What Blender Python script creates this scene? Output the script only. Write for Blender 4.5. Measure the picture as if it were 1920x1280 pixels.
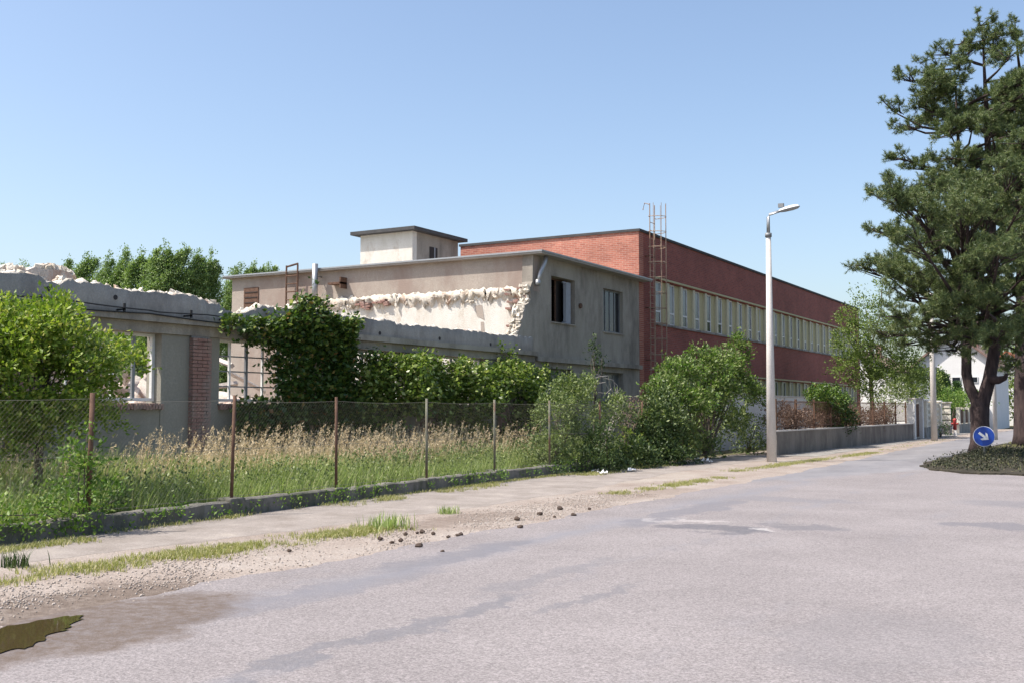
import bpy, math
import numpy as np
from mathutils import Vector

for o in list(bpy.data.objects): bpy.data.objects.remove(o)
S = bpy.context.scene
COL = S.collection
R = np.random.default_rng

# ------------------------------------------------------------------ camera
F_PX, CX, CY, HOR, EYE, VPX = 2021., 960., 640., 765., 1.65, 2124.
PITCH = math.atan((HOR - CY) / F_PX)
YAW = math.atan((VPX - CX) / math.hypot(F_PX, HOR - CY))
cam = bpy.data.cameras.new('camera'); co = bpy.data.objects.new('camera', cam); COL.objects.link(co)
co.location = (0, 0, EYE); co.rotation_euler = (math.pi / 2 + PITCH, 0, YAW)
cam.sensor_width = 36; cam.lens = F_PX / 1920 * 36; cam.clip_start = .1; cam.clip_end = 5000
S.camera = co

# ------------------------------------------------------------------ light
SUN_A, SUN_E = math.radians(47), math.radians(57)      # from -Y round towards -X; elevation
sd = Vector((-math.sin(SUN_A) * math.cos(SUN_E), -math.cos(SUN_A) * math.cos(SUN_E), math.sin(SUN_E)))
W = bpy.data.worlds.new('World'); S.world = W; W.use_nodes = True
wn = W.node_tree.nodes; wl = W.node_tree.links
bg = wn['Background']; sky = wn.new('ShaderNodeTexSky'); sky.sky_type = 'NISHITA'; sky.sun_disc = False
sky.sun_elevation = SUN_E
sky.sun_rotation = math.atan2(sd.x, sd.y)
sky.altitude = 150; sky.air_density = 1.0; sky.dust_density = 2.5; sky.ozone_density = 1.0
wl.new(sky.outputs[0], bg.inputs[0]); bg.inputs[1].default_value = .15
sl = bpy.data.lights.new('sun', 'SUN'); sl.energy = 4.7; sl.angle = math.radians(.53); sl.color = (1, .93, .84)
so = bpy.data.objects.new('sun', sl); COL.objects.link(so); so.rotation_euler = sd.to_track_quat('Z', 'Y').to_euler()
so.location = (-30, -20, 40)
V = S.view_settings; V.view_transform = 'Standard'; V.look = 'None'; V.gamma = 1; V.exposure = .55; V.use_curve_mapping = False

# ------------------------------------------------------------------ pixel -> place
def ray(u, v):
    x, y, z = u - CX, F_PX, CY - v
    y2 = y * math.cos(PITCH) - z * math.sin(PITCH); z2 = y * math.sin(PITCH) + z * math.cos(PITCH)
    return np.array([x * math.cos(YAW) - y2 * math.sin(YAW), x * math.sin(YAW) + y2 * math.cos(YAW), z2])
EYEV = np.array([0, 0, EYE])
def on_ground(u, v, z=0.): r = ray(u, v); return r * ((z - EYE) / r[2]) + EYEV
def on_x(u, v, X): r = ray(u, v); return r * (X / r[0]) + EYEV
def on_y(u, v, Y): r = ray(u, v); return r * (Y / r[1]) + EYEV

# ------------------------------------------------------------------ materials
def newmat(name):
    m = bpy.data.materials.new(name); m.use_nodes = True
    nt = m.node_tree; return m, nt, nt.nodes['Principled BSDF']
def node(nt, t, **k):
    n = nt.nodes.new(t)
    for a, b in k.items():
        if a in n.inputs: n.inputs[a].default_value = b
        else: setattr(n, a, b)
    return n
def ramp(nt, fac, stops):
    r = nt.nodes.new('ShaderNodeValToRGB'); e = r.color_ramp.elements
    while len(e) < len(stops): e.new(.5)
    for i, (p, c) in enumerate(stops):
        e[i].position = p; e[i].color = (c, c, c, 1) if isinstance(c, (int, float)) else (*c, 1)
    nt.links.new(fac, r.inputs[0]); return r.outputs[0]
def pos(nt, scale=(1, 1, 1)):
    g = nt.nodes.new('ShaderNodeNewGeometry'); mp = node(nt, 'ShaderNodeMapping'); mp.inputs['Scale'].default_value = scale
    nt.links.new(g.outputs['Position'], mp.inputs[0]); return mp.outputs[0]
def noise(nt, scale, detail=5, rough=.6, stretch=(1, 1, 1)):
    n = node(nt, 'ShaderNodeTexNoise', Scale=scale, Detail=detail, Roughness=rough)
    nt.links.new(pos(nt, stretch), n.inputs['Vector']); return n.outputs[0]
def mix(nt, fac, a, b, mode='MIX'):
    n = nt.nodes.new('ShaderNodeMix'); n.data_type = 'RGBA'; n.blend_type = mode
    for i, val in ((0, fac), (6, a), (7, b)):
        if isinstance(val, bpy.types.NodeSocket): nt.links.new(val, n.inputs[i])
        elif isinstance(val, (int, float)): n.inputs[i].default_value = val if i == 0 else (val, val, val, 1)
        else: n.inputs[i].default_value = (*val, 1)
    return n.outputs[2]
def bump(nt, bs, h, strength=.4, dist=.02):
    b = node(nt, 'ShaderNodeBump', Strength=strength, Distance=dist)
    nt.links.new(h, b.inputs['Height']); nt.links.new(b.outputs[0], bs.inputs['Normal'])
def rough_mat(name, c0, c1, scale=2., fine=30., rough=.9, bmp=.4, stretch=(1, 1, 1), dirt=None, spec=.3, dirt_scale=.7, metal=0, dist=.02, dirt_lo=.45, dirt_hi=.62):
    m, nt, bs = newmat(name)
    c = ramp(nt, noise(nt, scale, 6, .65, stretch), [(.3, c0), (.7, c1)])
    fn = noise(nt, fine, 3, .7)
    c = mix(nt, 1., c, ramp(nt, fn, [(.3, .78), (.7, 1.0)]), 'MULTIPLY')
    if dirt:
        d = ramp(nt, noise(nt, dirt_scale, 7, .7, (1, 1, .45)), [(dirt_lo, 0.), (dirt_hi, 1.)])
        c = mix(nt, d, c, dirt)
    nt.links.new(c, bs.inputs['Base Color']); bs.inputs['Roughness'].default_value = rough
    bs.inputs['Specular IOR Level'].default_value = spec; bs.inputs['Metallic'].default_value = metal
    if bmp: bump(nt, bs, fn, bmp, dist)
    return m
def leaf_mat(name, stops, trans=.35, rough=.5, tint=(1.3, 1.5, .7)):
    m, nt, bs = newmat(name)
    g = nt.nodes.new('ShaderNodeNewGeometry')
    c = ramp(nt, g.outputs['Random Per Island'], stops)
    nt.links.new(c, bs.inputs['Base Color']); bs.inputs['Roughness'].default_value = rough; bs.inputs['Specular IOR Level'].default_value = .35
    tr = nt.nodes.new('ShaderNodeBsdfTranslucent'); nt.links.new(mix(nt, 1., c, tint, 'MULTIPLY'), tr.inputs[0])
    mx = nt.nodes.new('ShaderNodeMixShader'); mx.inputs[0].default_value = trans * .75
    nt.links.new(bs.outputs[0], mx.inputs[1]); nt.links.new(tr.outputs[0], mx.inputs[2])
    nt.links.new(mx.outputs[0], nt.nodes['Material Output'].inputs[0]); return m
def plain(name, c, rough=.6, metal=0., spec=.5):
    m, nt, bs = newmat(name)
    cc = mix(nt, 1., c, ramp(nt, noise(nt, 9, 5, .7), [(.3, .8), (.7, 1.)]), 'MULTIPLY')
    nt.links.new(cc, bs.inputs['Base Color'])
    bs.inputs['Roughness'].default_value = rough; bs.inputs['Metallic'].default_value = metal; bs.inputs['Specular IOR Level'].default_value = spec
    return m
def brick_wall_mat(name, axis, c1, c2, mortar):
    m, nt, bs = newmat(name)
    g = nt.nodes.new('ShaderNodeNewGeometry'); sp = nt.nodes.new('ShaderNodeSeparateXYZ'); cb = nt.nodes.new('ShaderNodeCombineXYZ')
    nt.links.new(g.outputs['Position'], sp.inputs[0]); nt.links.new(sp.outputs[axis], cb.inputs[0]); nt.links.new(sp.outputs[2], cb.inputs[1])
    b = node(nt, 'ShaderNodeTexBrick', Scale=1., **{'Mortar Size': .008, 'Brick Width': .255, 'Row Height': .078, 'Bias': 0.})
    b.inputs['Color1'].default_value = (*c1, 1); b.inputs['Color2'].default_value = (*c2, 1); b.inputs['Mortar'].default_value = (*mortar, 1)
    nt.links.new(cb.outputs[0], b.inputs['Vector'])
    c = mix(nt, 1., b.outputs[0], ramp(nt, noise(nt, .55, 7, .7), [(.3, .72), (.7, 1.08)]), 'MULTIPLY')
    c = mix(nt, 1., c, ramp(nt, noise(nt, 7, 4, .7, (1, 1, 3)), [(.3, .8), (.7, 1.1)]), 'MULTIPLY')
    nt.links.new(c, bs.inputs['Base Color']); bs.inputs['Roughness'].default_value = .85; bs.inputs['Specular IOR Level'].default_value = .25
    bump(nt, bs, b.outputs[0], .35, .008); return m

M = {}
M['stucco'] = rough_mat('weathered grey stucco', (.33, .3, .255), (.44, .4, .345), 1.3, 26, .92, .5, (1, 1, .5), (.17, .15, .13), dirt_lo=.47, dirt_hi=.68)
M['stucco_sun'] = rough_mat('sunlit buff grey stucco', (.37, .315, .27), (.46, .4, .345), 1.1, 26, .92, .5, (1, 1, .6), (.3, .235, .2))  # copy of the grey stucco with the end wall's sunlight in its tone
M['panel'] = rough_mat('smooth grey render', (.27, .255, .215), (.35, .33, .28), .9, 20, .9, .25, (1, 1, .3), (.24, .225, .19))
M['white_plaster'] = rough_mat('old white plaster', (.7, .66, .58), (.85, .82, .76), 2.2, 34, .9, .7, (1, 1, .5), (.5, .42, .33), dirt_lo=.55, dirt_hi=.7, dirt_scale=1.4, dist=.04)
M['broken'] = rough_mat('broken masonry', (.66, .58, .47), (.84, .79, .7), 4, 22, .95, .9, dirt=(.5, .34, .25), dirt_lo=.55, dirt_hi=.66, dirt_scale=2.2, dist=.05)
M['rubble'] = rough_mat('pale rubble', (.5, .44, .38), (.78, .72, .66), 3, 20, .95, .8, dirt=(.42, .27, .2), dirt_scale=2.)
M['brick'] = rough_mat('worn red brick', (.27, .15, .125), (.38, .225, .185), 5, 40, .92, .5, dirt=(.3, .23, .2), dirt_scale=3.)
M['brick_x'] = brick_wall_mat('red clinker brick shaded street side', 1, (.36, .105, .078), (.27, .08, .064), (.28, .165, .145))  # darker copy of the brick, street side shade put into its tone
M['brick_y'] = brick_wall_mat('red clinker brick sunlit end wall', 0, (.52, .2, .14), (.38, .13, .095), (.5, .34, .27))  # paler copy of the same brick, sunlight put into its tone
M['plinth'] = rough_mat('dark mossy concrete', (.15, .14, .125), (.24, .22, .2), 3, 30, .95, .6, dirt=(.08, .085, .06), dirt_scale=1.6)
M['wall_dark'] = rough_mat('stained grey concrete wall', (.22, .195, .175), (.32, .29, .26), 2, 30, .95, .5, (1, 1, .5), dirt=(.15, .13, .12), dirt_scale=1.1)
M['concrete'] = rough_mat('weathered concrete', (.3, .28, .26), (.42, .4, .37), 3, 30, .92, .6, dirt=(.17, .165, .15), dirt_scale=1.6)
M['concrete_pale'] = rough_mat('pale spun concrete', (.62, .58, .54), (.72, .68, .64), 3, 40, .85, .3)
M['roof_edge'] = rough_mat('roof slab edge', (.32, .3, .28), (.45, .42, .38), 2, 20, .9, .4)
M['roof_felt'] = rough_mat('bitumen roof felt', (.06, .06, .065), (.1, .1, .1), 2, 30, .95, .4)
M['cream'] = plain('cream yellow paint', (.62, .58, .42), .7)
M['cream_pale'] = plain('pale cream concrete', (.74, .7, .6), .8)
M['cream_dark'] = plain('olive cream panel', (.5, .45, .25), .7)
M['white'] = plain('white paint', (.75, .75, .73), .55)
M['offwhite'] = rough_mat('white house render', (.75, .74, .72), (.82, .81, .8), 1, 20, .9, .1)
M['greyblue'] = plain('grey blue recess shade and shutter', (.36, .38, .42), .85)
M['dark_void'] = plain('dark void and bars', (.035, .03, .03), .8)  # near black paints the unlit depth of holes and windows; bars too
M['inside'] = rough_mat('dim interior plaster', (.2, .18, .16), (.28, .26, .23), 1, 20, .95, .2)
M['steel'] = plain('galvanised steel', (.42, .43, .44), .45, .7)
M['steel_dull'] = plain('dull grey steel', (.25, .26, .27), .6, .4)
M['rust'] = rough_mat('rusty steel', (.09, .05, .035), (.19, .11, .075), 8, 50, .85, .3)
M['ladder_paint'] = rough_mat('flaking cream ladder paint', (.3, .17, .12), (.5, .4, .3), 7, 40, .8, .2)
M['green_post'] = rough_mat('greenish grey post paint', (.13, .14, .1), (.24, .23, .18), 7, 40, .8, .3, dirt=(.16, .09, .06), dirt_scale=3)
M['wire'] = plain('old wire', (.24, .22, .18), .6, .3)
M['cable'] = plain('black cable', (.015, .015, .016), .6)
M['red_tile'] = rough_mat('red roof tile', (.35, .11, .07), (.45, .17, .1), 4, 20, .9, .4)
M['brown_tile'] = rough_mat('brown roof tile', (.2, .13, .11), (.28, .19, .16), 4, 20, .9, .4)
M['hydrant'] = plain('red hydrant paint', (.45, .05, .045), .45)
M['sign_blue'] = plain('sign blue', (.012, .06, .36), .4)
M['sign_white'] = plain('sign white', (.8, .8, .8), .4)
M['lamp_glass'] = plain('lamp diffuser', (.35, .37, .4), .25)
M['clod'] = rough_mat('dark earth', (.07, .05, .04), (.13, .095, .075), 8, 60, .97, .8)
M['pebble'] = leaf_mat('gravel stones', [(0, (.27, .225, .19)), (.6, (.36, .31, .27)), (1, (.45, .4, .36))], 0., .9)
M['paper'] = plain('white litter', (.8, .8, .8), .7)
m, nt, bs = newmat('window glass'); bs.inputs['Base Color'].default_value = (.02, .024, .03, 1); bs.inputs['Roughness'].default_value = .12; bs.inputs['Specular IOR Level'].default_value = .3; M['glass'] = m
m, nt, bs = newmat('dusty window glass'); nt.links.new(ramp(nt, noise(nt, 1.1, 4, .6), [(.3, (.08, .09, .1)), (.7, (.2, .21, .22))]), bs.inputs['Base Color']); bs.inputs['Roughness'].default_value = .25; M['glass_dusty'] = m
# bark
M['bark'] = rough_mat('grey brown bark', (.1, .08, .065), (.2, .165, .13), 9, 40, .95, .8, (1, 1, .25))
M['pine_bark'] = rough_mat('dark fissured pine bark', (.045, .033, .036), (.13, .092, .085), 7, 30, .97, 1., (1, 1, .22), dist=.06)
M['twig'] = rough_mat('dry twig', (.22, .16, .12), (.36, .28, .22), 9, 40, .95, .4)
M['dead_wood'] = rough_mat('bleached dead wood', (.42, .37, .33), (.6, .55, .5), 9, 40, .9, .4)
# foliage
M['maple'] = leaf_mat('bright yellow green leaves', [(0, (.09, .15, .02)), (.5, (.18, .26, .035)), (.85, (.31, .37, .06)), (1, (.45, .42, .14))], .42)
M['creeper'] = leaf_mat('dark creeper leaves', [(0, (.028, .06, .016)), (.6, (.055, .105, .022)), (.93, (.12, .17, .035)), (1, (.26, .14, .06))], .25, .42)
M['creeper_lit'] = leaf_mat('sunlit creeper leaves', [(0, (.05, .09, .018)), (.45, (.12, .18, .035)), (.85, (.27, .34, .09)), (1, (.45, .45, .2))], .32, .35)  # paler copy of the creeper leaves, sunlight put into the tone
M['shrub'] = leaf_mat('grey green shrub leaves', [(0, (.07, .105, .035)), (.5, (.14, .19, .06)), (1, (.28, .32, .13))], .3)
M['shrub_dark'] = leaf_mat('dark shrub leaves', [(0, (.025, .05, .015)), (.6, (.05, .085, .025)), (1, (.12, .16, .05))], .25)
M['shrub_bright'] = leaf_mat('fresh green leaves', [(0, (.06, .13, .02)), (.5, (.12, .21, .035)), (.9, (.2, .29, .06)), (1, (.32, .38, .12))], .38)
M['shade_litter_leaf'] = leaf_mat('shade toned litter and ground ivy', [(0, (.02, .022, .014)), (.55, (.04, .045, .022)), (.85, (.07, .08, .035)), (1, (.17, .14, .09))], .1, .6)  # dark leaf tones stand in for pine shade on the island
M['dry_leaf'] = leaf_mat('dry brown leaves', [(0, (.07, .045, .036)), (.6, (.16, .105, .08)), (1, (.28, .2, .15))], .2, .7, (1.2, 1, .8))
M['tree'] = leaf_mat('mid green tree leaves', [(0, (.07, .11, .025)), (.5, (.14, .2, .045)), (1, (.27, .33, .1))], .35)
M['poplar'] = leaf_mat('poplar leaves', [(0, (.09, .15, .05)), (.45, (.18, .26, .085)), (.9, (.3, .38, .15)), (1, (.42, .5, .27))], .35)
M['needles'] = leaf_mat('pine needles', [(0, (.045, .075, .032)), (.5, (.11, .155, .06)), (.9, (.21, .245, .09)), (1, (.28, .27, .12))], .2, .45)
M['thuja'] = leaf_mat('thuja leaves', [(0, (.03, .07, .02)), (1, (.08, .15, .04))], .2)
M['grass'] = leaf_mat('meadow grass blades', [(0, (.17, .24, .06)), (.5, (.28, .35, .12)), (.88, (.38, .43, .2)), (1, (.55, .5, .3))], .4)
M['lawn'] = leaf_mat('short grass blades', [(0, (.17, .19, .05)), (.5, (.27, .28, .09)), (.8, (.4, .36, .17)), (1, (.54, .45, .3))], .35)
M['dry_grass'] = leaf_mat('dry straw grass', [(0, (.48, .37, .22)), (.5, (.68, .55, .36)), (1, (.82, .72, .52))], .35, .6, (1.2, 1.1, .9))

# ground materials
def ground_mat(name, stops, scale, fine_scale, fine=(.6, 1.15), extra=None, bmp=.5, dist=.02, stretch=(1, 1, 1), rough=.95):
    m, nt, bs = newmat(name)
    c = ramp(nt, noise(nt, scale, 8, .65, stretch), stops)
    f1 = noise(nt, fine_scale, 2, .8); f2 = noise(nt, fine_scale * .31, 3, .8)
    c = mix(nt, 1., c, ramp(nt, f1, [(.3, fine[0]), (.7, fine[1])]), 'MULTIPLY')
    c = mix(nt, 1., c, ramp(nt, f2, [(.3, .86), (.7, 1.1)]), 'MULTIPLY')
    if extra: c = extra(nt, c)
    nt.links.new(c, bs.inputs['Base Color']); bs.inputs['Roughness'].default_value = rough; bs.inputs['Specular IOR Level'].default_value = .25
    bump(nt, bs, f1, bmp, dist); return m
def math_n(nt, op, a, b=None, clamp=False):
    n = nt.nodes.new('ShaderNodeMath'); n.operation = op; n.use_clamp = clamp
    for i, v in enumerate((a, b)):
        if v is None: continue
        if isinstance(v, bpy.types.NodeSocket): nt.links.new(v, n.inputs[i])
        else: n.inputs[i].default_value = v
    return n.outputs[0]
ROAD_STAINS = ((-5.0, 14.3, .85, .42, .85, (.1, .1, .115)), (-4.1, 15.2, .6, .35, .7, (.12, .12, .135)), (-6.2, 16.4, .35, 2.6, .75, (.15, .15, .17)), (-5.3, 19.5, 1.1, .5, .55, (.16, .16, .18)), (-1.7, 16.6, .8, .5, .7, (.13, .13, .15)), (-1.5, 20.5, 1.2, .8, .5, (.16, .16, .18)), (-6.35, 7.4, .32, 1.9, .55, (.15, .15, .17)), (-5.6, 15.2, .5, .16, .4, (.5, .47, .45)), (-4.35, 14.5, .3, .12, .55, (.55, .52, .5)), (-6.1, 14.9, .35, .14, .4, (.5, .47, .45)), (-6.9, 5.5, .8, 1.7, 1., (.12, .092, .075)), (-4.75, 6.6, .14, 1.9, .75, (.14, .14, .155)), (-5.0, 9.4, .2, 1.3, .5, (.15, .15, .165)), (-4.2, 8.6, .12, .9, .6, (.14, .14, .155)), (-1.6, 8.0, .7, 1.4, .3, (.16, .155, .165)), (-6.6, 10.4, .3, 1.6, .7, (.14, .14, .158)))
# shapes of their own: bitumen repairs, paint remains, damp earth: (x, y, half width, half length, strength, colour)
def stains(nt, c, items):
    g = nt.nodes.new('ShaderNodeNewGeometry'); sp = nt.nodes.new('ShaderNodeSeparateXYZ'); nt.links.new(g.outputs['Position'], sp.inputs[0])
    wx_ = math_n(nt, 'MULTIPLY', math_n(nt, 'SUBTRACT', noise(nt, 1.1, 6, .7), .5), 1.5); wy_ = math_n(nt, 'MULTIPLY', math_n(nt, 'SUBTRACT', noise(nt, .9, 6, .7, (1, 1, 3.3)), .5), 2.2)
    grain = ramp(nt, noise(nt, 9, 5, .8), [(.35, .45), (.6, 1.)])
    for px_, py_2, hx, hy_, st_2, col in items:
        ex = math_n(nt, 'DIVIDE', math_n(nt, 'SUBTRACT', math_n(nt, 'ADD', sp.outputs[0], wx_), px_), hx); ey = math_n(nt, 'DIVIDE', math_n(nt, 'SUBTRACT', math_n(nt, 'ADD', sp.outputs[1], wy_), py_2), hy_)
        q = math_n(nt, 'ADD', math_n(nt, 'MULTIPLY', ex, ex), math_n(nt, 'MULTIPLY', ey, ey))
        k = math_n(nt, 'MULTIPLY', math_n(nt, 'MULTIPLY', math_n(nt, 'SUBTRACT', 1.25, q, True), 1.7, True), grain)
        c = mix(nt, math_n(nt, 'MULTIPLY', k, st_2, True), c, col)
    return c
def road_extra(nt, c):
    g = nt.nodes.new('ShaderNodeNewGeometry'); sp = nt.nodes.new('ShaderNodeSeparateXYZ'); nt.links.new(g.outputs['Position'], sp.inputs[0])
    wob = math_n(nt, 'MULTIPLY', math_n(nt, 'SUBTRACT', noise(nt, .35, 4, .6), .5), 1.6)
    x = math_n(nt, 'ADD', sp.outputs[0], wob)
    blot = noise(nt, .8, 6, .7, (1.3, .45, 1))
    for x0, wid, amt, lo in ((-6.55, .5, .75, .4), (-4.7, .22, .6, .47), (-2.6, .3, .35, .5), (-.4, .5, .25, .5)):
        d = math_n(nt, 'DIVIDE', math_n(nt, 'ABSOLUTE', math_n(nt, 'SUBTRACT', x, x0)), wid)
        band = math_n(nt, 'SUBTRACT', 1., d, True)
        bl = ramp(nt, blot, [(lo, 0.), (lo + .16, amt)])
        c = mix(nt, math_n(nt, 'MULTIPLY', band, bl, True), c, (.2, .2, .222))
    c = stains(nt, c, ROAD_STAINS)
    # bluish newer surfacing further up the left lane
    e = math_n(nt, 'SUBTRACT', math_n(nt, 'SUBTRACT', sp.outputs[1], 22.6), math_n(nt, 'MULTIPLY', math_n(nt, 'ADD', sp.outputs[0], 7.5), 2.8))
    e = math_n(nt, 'ADD', e, math_n(nt, 'MULTIPLY', math_n(nt, 'SUBTRACT', noise(nt, .9, 6, .7), .5), 7.))
    c = mix(nt, math_n(nt, 'MULTIPLY', math_n(nt, 'MULTIPLY', e, .7, True), .8), c, ramp(nt, noise(nt, .8, 7, .7, (1, .35, 1)), [(.3, (.15, .15, .165)), (.7, (.27, .265, .275))]))
    far = ramp(nt, noise(nt, .33, 7, .75, (1., .6, 1)), [(.6, 0.), (.7, .4)])
    return mix(nt, far, c, (.22, .217, .23))
M['road'] = ground_mat('old chip seal asphalt', [(.3, (.235, .213, .212)), (.7, (.305, .278, .276))], .5, 58, (.5, 1.25), road_extra, .55, .012)
M['road_dark'] = ground_mat('bluish newer asphalt', [(.3, (.19, .19, .205)), (.7, (.31, .305, .315))], .7, 50, (.7, 1.1), None, .3, .01, (1, .4, 1))
M['patch'] = ground_mat('bitumen repair', [(.3, (.1, .1, .115)), (.7, (.2, .2, .22))], 1.5, 60, (.7, 1.1), None, .3, .01)
M['gravel'] = ground_mat('earth and gravel', [(.28, (.27, .215, .18)), (.5, (.36, .305, .265)), (.72, (.43, .38, .34))], .8, 36, (.55, 1.25), lambda nt, c: stains(nt, c, ((-7.7, 5.9, .8, 1.8, 1., (.13, .1, .08)), (-8.7, 13.6, .45, 1.5, .75, (.17, .13, .105)), (-8.2, 19.5, .5, 2., .5, (.2, .155, .125)), (-10., 24, .8, 2.5, .4, (.4, .36, .31)))), .8, .03)
M['path'] = ground_mat('grey path asphalt', [(.3, (.22, .19, .165)), (.55, (.31, .275, .25)), (.75, (.4, .355, .31))], 1.3, 48, (.7, 1.15), None, .4, .015)
M['wet'] = ground_mat('damp earth', [(.3, (.17, .13, .105)), (.7, (.26, .205, .17))], 2, 36, (.6, 1.15), None, .6, .02, rough=.7)
M['soil'] = ground_mat('grassy soil', [(.3, (.1, .09, .05)), (.7, (.2, .19, .1))], 1.2, 20, (.6, 1.1), None, .8, .05)
M['island'] = ground_mat('leaf litter soil with painted shade', [(.3, (.035, .03, .024)), (.7, (.085, .075, .05))], 1.4, 22, (.6, 1.1), None, .8, .05)  # soil tone darkened in place of dappled pine shade
m, nt, bs = newmat('shallow muddy water'); bs.inputs['Base Color'].default_value = (.055, .04, .018, 1); bs.inputs['Roughness'].default_value = .04
bump(nt, bs, noise(nt, 6, 2), .03, .01); M['water'] = m

# ------------------------------------------------------------------ mesh helpers
ORIGIN = {}
def link(name, me, mats, parent=None, origin=None, smooth=False):
    o = bpy.data.objects.new(name, me); COL.objects.link(o)
    for mm in (mats if isinstance(mats, (list, tuple)) else [mats]): me.materials.append(M[mm])
    if smooth: me.shade_smooth()
    if parent is not None:
        o.parent = parent; ORIGIN[o] = ORIGIN[parent]
    else:
        ORIGIN[o] = np.array(origin, float); o.location = origin
    return o
def mesh_obj(name, v, f, mats, parent=None, origin=None, smooth=False, mi=None):
    v = np.asarray(v, float)
    if parent is not None: og = ORIGIN[parent]
    elif origin is not None: og = np.array(origin, float)
    else: og = np.array([(v[:, 0].min() + v[:, 0].max()) / 2, (v[:, 1].min() + v[:, 1].max()) / 2, v[:, 2].min()])
    me = bpy.data.meshes.new(name)
    v = v - og
    if isinstance(f, np.ndarray):
        n, k = f.shape
        me.vertices.add(len(v)); me.vertices.foreach_set('co', v.ravel().astype(np.float32))
        me.loops.add(n * k); me.loops.foreach_set('vertex_index', f.ravel().astype(np.int32))
        me.polygons.add(n); me.polygons.foreach_set('loop_start', np.arange(0, n * k, k, dtype=np.int32))
        me.update(calc_edges=True)
    else:
        me.from_pydata([tuple(p) for p in v], [], [tuple(q) for q in f]); me.update()
    if mi is not None: me.polygons.foreach_set('material_index', np.asarray(mi, np.int32))
    return link(name, me, mats, parent, og, smooth)
def tag(o, label, cat, group=None):
    o['label'] = label; o['category'] = cat
    if group: o['group'] = group
    return o
def empty(name, loc, label, cat, group=None):
    o = bpy.data.objects.new(name, None); COL.objects.link(o); o.location = loc; o.empty_display_size = .3
    ORIGIN[o] = np.array(loc, float); return tag(o, label, cat, group)
def structure(o): o['kind'] = 'structure'; return o
def stuff(o, label=None, cat=None):
    o['kind'] = 'stuff'
    if label: o['label'] = label; o['category'] = cat
    return o

class MB:
    def __init__(s): s.v = []; s.f = []; s.mi = []; s.cur = 0
    def add(s, v, f):
        b = len(s.v); s.v += [tuple(map(float, p)) for p in v]; s.f += [tuple(i + b for i in q) for q in f]; s.mi += [s.cur] * len(f); return s
    def box(s, x0, x1, y0, y1, z0, z1):
        return s.add([(x, y, z) for z in (z0, z1) for x, y in ((x0, y0), (x1, y0), (x1, y1), (x0, y1))],
                     [(3, 2, 1, 0), (4, 5, 6, 7), (0, 1, 5, 4), (1, 2, 6, 5), (2, 3, 7, 6), (3, 0, 4, 7)])
    def tube(s, pts, rad, n=6):
        pts = [np.array(p, float) for p in pts]
        if not hasattr(rad, '__len__'): rad = [rad] * len(pts)
        vs = []; fs = []
        for i, p in enumerate(pts):
            d = pts[min(i + 1, len(pts) - 1)] - pts[max(i - 1, 0)]; d /= np.linalg.norm(d) + 1e-9
            a = np.cross(d, (0, 0, 1) if abs(d[2]) < .9 else (1, 0, 0)); a /= np.linalg.norm(a); b = np.cross(d, a)
            for k in range(n):
                t = 2 * math.pi * k / n; vs.append(p + rad[i] * (a * math.cos(t) + b * math.sin(t)))
        for i in range(len(pts) - 1):
            for k in range(n):
                fs.append((i * n + k, i * n + (k + 1) % n, (i + 1) * n + (k + 1) % n, (i + 1) * n + k))
        fs.append(tuple(range(n))[::-1]); fs.append(tuple((len(pts) - 1) * n + k for k in range(n)))
        return s.add(vs, fs)
    def prism(s, poly, axis, a, b):
        """poly of 2-D points extruded along axis from a to b"""
        n = len(poly)
        def P(q, t): q = list(q); q.insert(axis, t); return q
        vs = [P(q, a) for q in poly] + [P(q, b) for q in poly]
        return s.add(vs, [tuple(range(n))[::-1], tuple(range(n, 2 * n))] + [(i, (i + 1) % n, n + (i + 1) % n, n + i) for i in range(n)])
    def build(s, name, mats, parent=None, origin=None, smooth=False):
        return mesh_obj(name, np.array(s.v), s.f, mats, parent, origin, smooth, s.mi if isinstance(mats, (list, tuple)) else None)
def fixn(o):
    import bmesh
    bm = bmesh.new(); bm.from_mesh(o.data); bmesh.ops.recalc_face_normals(bm, faces=bm.faces); bm.to_mesh(o.data); bm.free(); return o
def wob(x, seed=0, f=1.):
    r = R(seed); ph = r.uniform(0, 6.3, 6); fr = np.array([.7, 1.3, 2.1, 3.7, 6.1, 11.3]) * f
    return sum(np.sin(x * fr[i] + ph[i]) / (1 + .6 * i) for i in range(6)) / 2.6
def wob3(p, seed=0, f=1.):
    r = R(seed); out = 0
    for i in range(6):
        k = r.normal(size=3); k *= f * (1 + .55 * i) / np.linalg.norm(k); out = out + np.sin(p @ k + r.uniform(0, 6.3)) / (1 + .4 * i)
    return out / 2.2

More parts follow.
